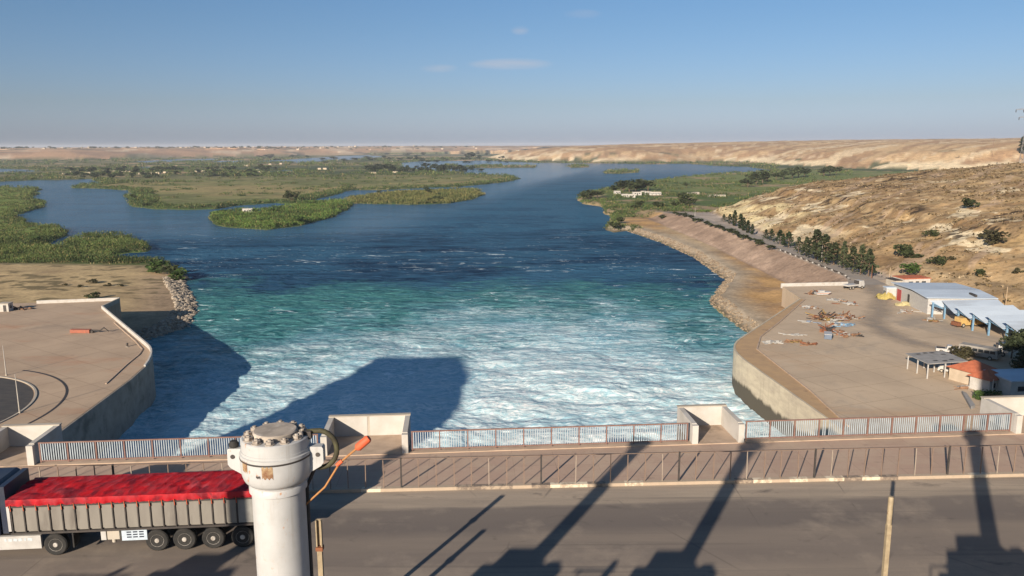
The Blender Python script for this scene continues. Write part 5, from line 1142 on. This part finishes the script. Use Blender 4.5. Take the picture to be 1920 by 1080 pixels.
# ------------------------------------------------------------------ scrap in the yard
M_scr=[M_rust,mat('brown_scrap',(.26,.15,.09),(.18,.1,.06),2,.9),mat('grey_scrap',(.34,.33,.31),(.24,.23,.22),2,.8),mat('dull_yellow',(.30,.23,.08),(.22,.16,.07),2,.9),M_blue,mat('pale_scrap',(.36,.35,.33),(.26,.25,.235),2,.9),M_dark,mat('blue_scrap',(.16,.20,.27),(.12,.15,.20),2,.7),mat('ochre_scrap',(.27,.18,.06),(.19,.12,.045),2,.9)]
def scrap(px,py,wx,wy,n,cols_,label,hmax=1.4,name='scrap_pile',flat=False):
    c=P(px,py,9); s=c.length/F; t=thing(name,label,'scrap pile',c)
    for ci,k in enumerate(cols_):
        mb=MB()
        for _ in range(max(2,int(n*1.7)//len(cols_))):
            x=random.gauss(0,.42)*wx*s*.5; y=random.gauss(0,.42)*wy*s*1.9; z=random.uniform(.05,.35 if flat else hmax)*math.exp(-abs(x)/(wx*s*.45))
            if random.random()<.55: mb.bar((x,y,max(.05,z*.6)),(x+random.uniform(-2.2,2.2),y+random.uniform(-1.5,1.5),max(.06,z*random.uniform(.5,1.5))),random.uniform(.1,.25))
            elif random.random()<.6: mb.box((x,y,z*.5+.05),(random.uniform(.5,1.8),random.uniform(.4,1.2),random.uniform(.1,.8 if not flat else .15)),rz=random.uniform(0,3),rx=random.uniform(-.3,.3))
            else: mb.tube([(x,y,.25),(x+random.uniform(-1.5,1.5),y+random.uniform(-1,1),.3+z*.5)],random.uniform(.12,.3),8)
        setp(mb.build(['scrap_beams','scrap_plates','scrap_pipes','scrap_offcuts'][ci%4],M_scr[k],t),kind='stuff')
scrap(1545,598,44,12,60,(8,0,1,6),'heap of yellow and rusty machine scrap in the middle of the yard',2.1)
scrap(1585,597,46,9,52,(0,1,1,2),'long reddish scrap heap right of the yellow one',1.7)
scrap(1558,604,14,8,10,(5,2),'white machine hulk in front of the yellow scrap heap',1.5)
scrap(1585,611,34,5,16,(7,4,2),'bluish stack of sheet metal below the red scrap',.5)
scrap(1550,622,12,8,24,(0,6),'dark rusty block of scrap above the blue skip',2.0)
scrap(1580,628,22,8,18,(0,1,2),'thin red frames and rods standing below the blue sheets',1.6)
scrap(1606,630,7,4,8,(6,1),'small tangle of dark rods at the right of the scrap field',1.)
scrap(1520,578,28,6,16,(2,2,1),'grey rods and sheets beside the orange walk',.5,flat=True)
scrap(1528,551,26,6,22,(1,0,6),'dark brown crates near the low white wall',1.5)
scrap(1592,571,22,7,16,(1,2,0),'brown timber heap right of the grey sheets',1.2)
scrap(1565,563,24,6,12,(2,5),'pale grey sheet heap near the end of the yard',.6,flat=True)
scrap(1445,643,34,4,16,(2,5,2),'pale metal sheets lying beside the walk bend',.5,flat=True)
scrap(1490,641,40,3,12,(8,1),'long rusty girders lying in the yard',.6,flat=True)
scrap(1519,647,16,2.5,8,(0,1),'short rust-brown girder bundle nearest the wall',.5,flat=True)
scrap(1485,628,40,5,10,(2,2),'thin grey frame lying flat in the yard',.3,flat=True)
scrap(1515,604,18,4,6,(7,2),'small bluish bundle left of the yellow scrap',.5,flat=True)
scrap(1700,585,26,6,14,(5,2,1),'pale sheets and pallets in front of the white shed',.6,flat=True)
scrap(1745,601,20,8,12,(8,5,1),'yellowish drums and boards beside the first blue column',1.3)
scrap(1640,700,10,3,4,(2,),'grey scrap lumps on the open yard near the carport',.3,flat=True) if False else None
scrap(1805,728,20,3,8,(2,1),'low pale rubble in front of the cream house',.4,flat=True)
def skip(p,rz,label):
    t=thing('blue_skip',label,'skip',p,rz); side_prism([(-1.2,.1),(1.2,.1),(1.6,1.3),(-1.6,1.3)],1.6,'bin',M_scr[7],t); MB().box((0,0,1.36),(3.3,1.7,.1)).build('rim',M_vwhite,t)
skip(P(1552,635,9),R(70),'blue metal skip with pale rim at the front of the scrap field')
def boat(p,rz):
    t=thing('small_boat','white and orange boat hull on the ground near the low white wall','boat',p,rz)
    hl=[(-2.2,.9),(-2.0,.2),(1.4,.2),(2.6,1.0)]; side_prism(hl,1.7,'hull',M_vwhite,t); MB().box((-.2,0,1.15),(1.5,1.2,.6)).build('cabin',M_vwhite,t); MB().box((.1,0,.62),(4.3,1.76,.1)).build('stripe',M_orange2,t)
M_orange2=mat('orange_stripe',(.5,.16,.06),(.4,.13,.05),2,.7)
boat(P(1541,553,9),R(10))
def heap(p,w,d,h,label,m,name='sand_heap',cat='heap'):
    n=18; xs=np.linspace(-1,1,n); A,B=np.meshgrid(xs,xs,indexing='ij'); rr=np.hypot(A,B); Z=h*np.clip(1.05-rr,0,1)**.45*(.25+1.1*fbm(A*2.6+3+p.x,B*2.6,77,3))-.05
    o=grid_mesh(name,np.stack([A*w/2,B*d/2,Z],-1).reshape(-1,3),n,n,m,smooth=False); o.location=p; setp(o,label,cat); 
heap(P(1661,559,9),5.5,5,2.4,'yellow heap of sacks left of the red door',M_yellow); heap(P(1694,572,9),5,3,1.2,'pale yellow heap in front of the white shed',mat('pale_yellow',(.42,.36,.19),(.34,.29,.15),1.2,.9))
t=thing('yellow_loader','yellow-brown machine parked under the canopy','machine',P(1808,612,9),R(15))
MB().box((0,0,1.5),(4.2,2.2,1.9)).build('body',mat('ochre_machine',(.50,.33,.12),(.4,.26,.1),1,.7),t); MB().box((-2.6,0,.9),(1.0,2.2,.9)).build('bucket',M_rust,t); MB().box((1.0,0,2.7),(1.4,1.7,.7)).build('cabin',M_dark,t); wheels(t,(-1.4,1.4),2.2,.55)
t=thing('ochre_tank','second ochre machine deeper under the canopy','machine',P(1838,611,9),R(10))
MB().tube([(-1.6,0,1.2),(1.6,0,1.2)],.9,14).build('tank',mat('ochre_machine',(.5,.33,.12)),t); MB().box((0,0,.3),(3,1.2,.6)).build('stand',M_dark,t)
# wreck on the left terrace
t=thing('red_wreck','rusty red wreck with bent arm lying on the left terrace','wreck',P(155,624,9),R(3))
MB().box((-.4,0,.5),(4.6,1.3,.8),ry=.03).box((-2.4,.1,.35),(.9,1.0,.6)).build('body',mat('red_rust',(.36,.12,.07),(.26,.1,.07),1.5,.8),t)
MB().bar((1.8,0,.6),(4.0,.3,.4),.5,.3).bar((4.0,.3,.4),(5.4,-.3,1.3),.25).bar((5.4,-.3,1.3),(6.3,.2,.2),.2).build('bent_arm',M_dark,t); MB().tube([(2.4,-.5,.3),(2.4,.6,.3)],.3,10).build('drum',M_dark,t)
t=thing('guard_booth','small pale booth at the end of the low white wall','booth',P(12,583,9),R(4)); MB().box((0,0,1.1),(2.6,2.4,2.2)).build('wall',M_white,t); MB().box((0,0,2.29),(2.9,2.7,.18)).build('roof',M_conc,t); MB().box((1.31,0,1.3),(.05,.9,.9)).build('window',M_glass,t); MB().box((0.3,-1.21,.95),(.8,.05,1.8)).build('door',M_dark,t)
scrap(35,580,46,3,14,(1,6),'dark debris along the low white wall',.8); 
for i,(px,py) in enumerate(((240,657),(228,660))):
    pass
t=thing('small_bollard','small dark bollard near the curved terrace edge','bollard',P(239,650,9)); MB().lathe([(.22,0),(.22,.6),(.28,.65),(.2,.85)],10).build('post',M_dark,t); MB().box((0,0,.03),(.6,.6,.08)).build('base',M_conc,t)
# poles
def util_pole(p,h,label,cross=0,m=None,r=.13):
    t=thing('utility_pole',label,'pole',p,0,'utility poles'); MB().tube([(0,0,-.5),(0,0,h)],[r,r*.7],8).build('pole',m or M_wood,t)
    if cross:
        MB().box((0,0,h-.15),(cross,.14,.16)).build('crossarm',m or M_wood,t)
        for s in(-.45,0,.45): MB().lathe([(.06,h-.07),(.08,h+.02),(.04,h+.12)],8,(s*cross,0,0)).build('insulator',M_conc,t)
util_pole(P(1667,531,9),5.2,'slim wooden pole beside the bend of the bank road'); util_pole(at(1885,578),6.0,'pale pole behind the canopy at the right edge')
lamp_post(P(1540,492,9),8.2,'lamp post in front of the dark pines',True,1); lamp_post(P(1303,405,9),6,'lamp post at the far end of the embankment road',True,1)
util_pole(P(1634,522,9),4.5,'stub pole at the near end of the pine row',m=M_rust)
p=at(1860,297); util_pole(p,30*p.length/F,'brown T-shaped pole on the hill crest',3.6*p.length/F,mat('brown_pole',(.2,.12,.08),(.15,.09,.06),1,.9),.32)
p=at(1797,298); t=thing('crest_barrier','dark barrier with a short post on the hill crest','barrier',p); MB().bar((-7,0,1.1),(.5,0,1.6),.5,.6).build('beam',M_dark,t); MB().box((.8,0,2.0),(.7,.7,4.2)).build('post',M_dark,t)
p=D(1875,252,1500); p.z=ground_z(p.x,p.y); util_pole(p,17,'thin mast on the far skyline',0,M_dark,.9)
# pylon at the right edge
p=D(1921,300,640); gz=ground_z(p.x,p.y); ht=D(1921,203,640).z-gz
t=thing('lattice_pylon','lattice power pylon at the right edge of the hill crest','pylon',(p.x,p.y,gz))
M_pyl=mat('pylon_steel',(.22,.21,.21),(.16,.15,.15),.5,.6); tw=MB(); nb=8
for sx in(-1,1):
    for sy in(-1,1): tw.bar((sx*3,sy*3,-1),(sx*.5,sy*.5,ht),.3)
for k in range(nb):
    z0,z1=ht*k/nb,ht*(k+1)/nb; w0,w1=3-2.5*k/nb,3-2.5*(k+1)/nb
    for sy in(-1,1): tw.bar((-w0,sy*w0,z0),(w1,sy*w1,z1),.16); tw.bar((w0,sy*w0,z0),(-w1,sy*w1,z1),.16); tw.bar((sy*w0,-w0,z0),(sy*w1,w1,z1),.16)
tw.build('tower',M_pyl,t)
for z_,w_ in ((ht-1,11),(ht-7,8)):
    a_=MB(); a_.bar((-w_,0,z_),(w_,0,z_),.35); a_.bar((-w_,0,z_),(0,0,z_+2),.2); a_.bar((w_,0,z_),(0,0,z_+2),.2); ca=a_.build('crossarm',M_pyl,t)
    for s in(-1,-.45,.45,1): MB().tube([(s*w_,0,z_),(s*w_,0,z_-2.2)],.28,6).build('insulator',M_dark,ca)
p=at(1917,292); tree('crest_tree','cypress',Vector((p.x,p.y,p.z)),26*p.length/F,'dark narrow tree on the hill crest at the right edge',None,M_cyp,1.6,260,.06)
# ------------------------------------------------------------------ air
bpy.ops.mesh.primitive_cube_add(size=1); hz=bpy.context.object; hz.name='haze'; hz.scale=(34000,17600,150); hz.location=(0,7000,60-4)
zmax=max(float(tz.max()),H,c0.z)+8
hz.scale.z=zmax+10; hz.location.z=(zmax-10)/2
m=bpy.data.materials.new('haze_air'); m.use_nodes=True; nt=m.node_tree; nt.nodes.clear(); o_=nt.nodes.new('ShaderNodeOutputMaterial'); pv=nt.nodes.new('ShaderNodeVolumePrincipled')
pv.inputs['Color'].default_value=(.80,.86,.95,1); pv.inputs['Density'].default_value=5e-5; pv.inputs['Anisotropy'].default_value=.0
nt.links.new(pv.outputs[0],o_.inputs['Volume']); hz.data.materials.append(m); setp(hz,'pale blue summer haze over the valley','haze',kind='stuff')
# ------------------------------------------------------------------ sky and sun
w=bpy.data.worlds.new('World'); SC.world=w; w.use_nodes=True; nt=w.node_tree; bg=nt.nodes['Background']
sky=nt.nodes.new('ShaderNodeTexSky'); sky.sky_type='NISHITA'; sky.sun_disc=False; sky.sun_elevation=SUN_EL; sky.sun_rotation=R(180)+SUN_AZ; sky.altitude=350; sky.air_density=1.0; sky.dust_density=1.0; sky.ozone_density=5.0
tc_=nt.nodes.new('ShaderNodeTexCoord'); sep=nt.nodes.new('ShaderNodeSeparateXYZ'); nt.links.new(tc_.outputs['Generated'],sep.inputs[0])
# thin cirrus wisps high over the river
ax_=math_(nt,'DIVIDE',sep.outputs[0],sep.outputs[1]); az_=math_(nt,'DIVIDE',sep.outputs[2],sep.outputs[1])
cm=nt.nodes.new('ShaderNodeCombineXYZ'); nt.links.new(ax_,cm.inputs[0]); nt.links.new(az_,cm.inputs[1])
nz=noise(nt,scaled(nt,cm.outputs[0],(9,70,1)),1.,5,.6,.4)
tot=None
for px,py,wx,wy,st in ((958,120,.055,.0075,1.0),(823,128,.025,.0055,.6),(975,57,.012,.006,.55),(1092,26,.025,.006,.4)):
    d=ray(px,py); ex_=math_(nt,'DIVIDE',math_(nt,'SUBTRACT',ax_,d[0]/d[1]),wx); ez_=math_(nt,'DIVIDE',math_(nt,'SUBTRACT',az_,d[2]/d[1]+0),wy)
    e=math_(nt,'ADD',math_(nt,'POWER',math_(nt,'ABSOLUTE',ex_,0),2.),math_(nt,'POWER',math_(nt,'ABSOLUTE',ez_,0),2.))
    k_=math_(nt,'MULTIPLY',mapr(nt,e,0,1,st,0),mapr(nt,nz,.3,.65)); tot=k_ if tot is None else math_(nt,'ADD',tot,k_)
fr_=math_(nt,'MULTIPLY',tot,mapr(nt,sep.outputs[1],0,.1)); 
rpz=nt.nodes.new('ShaderNodeValToRGB'); el=rpz.color_ramp.elements      # dry lilac dust low in the sky, clean blue above
el[0].position=0; el[0].color=(.733,.727,1.0,1); el[1].position=1; el[1].color=(.58,.69,.68,1)
for p_,c in ((.14,(.693,.62,.687)),(.39,(.647,.633,.653))):
    e=el.new(p_); e.color=(*c,1)
nt.links.new(mapr(nt,math_(nt,'ABSOLUTE',sep.outputs[2],0),0,.36),rpz.inputs[0])
vs_=nt.nodes.new('ShaderNodeVectorMath'); vs_.operation='SCALE'; vs_.inputs['Scale'].default_value=1.5; nt.links.new(rpz.outputs[0],vs_.inputs[0])
skb=nt.nodes.new('ShaderNodeVectorMath'); skb.operation='MULTIPLY'; nt.links.new(sky.outputs[0],skb.inputs[0]); nt.links.new(vs_.outputs[0],skb.inputs[1]); skb=skb.outputs[0]
skc=mixc(nt,math_(nt,'MULTIPLY',fr_,.55),skb,(6.4,6.0,6.2))
nt.links.new(skc,bg.inputs[0]); bg.inputs[1].default_value=.057
sn=bpy.data.lights.new('sun','SUN'); sn.energy=5.0; sn.angle=R(.5); sn.color=(1,.87,.71)
so=bpy.data.objects.new('sun',sn); COL.objects.link(so)
dirv=Vector((math.sin(SUN_AZ)*math.cos(SUN_EL),math.cos(SUN_AZ)*math.cos(SUN_EL),-math.sin(SUN_EL))); so.rotation_euler=dirv.to_track_quat('-Z','Y').to_euler(); so.location=(-60,-120,120)
# ------------------------------------------------------------------ camera
cam=bpy.data.cameras.new('camera'); co_=bpy.data.objects.new('camera',cam); COL.objects.link(co_); cam.sensor_width=36; cam.lens=36*F/1920; cam.clip_end=60000; cam.clip_start=.1
Rm=Matrix.Rotation(PI/2-PITCH,4,'X')@Matrix.Rotation(-ROLL,4,'Z'); co_.matrix_world=Matrix.Translation((0,0,H))@Rm
SC.camera=co_
SC.view_settings.view_transform='Standard'; SC.view_settings.look='None'; SC.view_settings.exposure=.75; SC.view_settings.gamma=1
SC.cycles.use_denoising=True; SC.cycles.max_bounces=6; SC.cycles.volume_bounces=1; SC.cycles.transparent_max_bounces=8
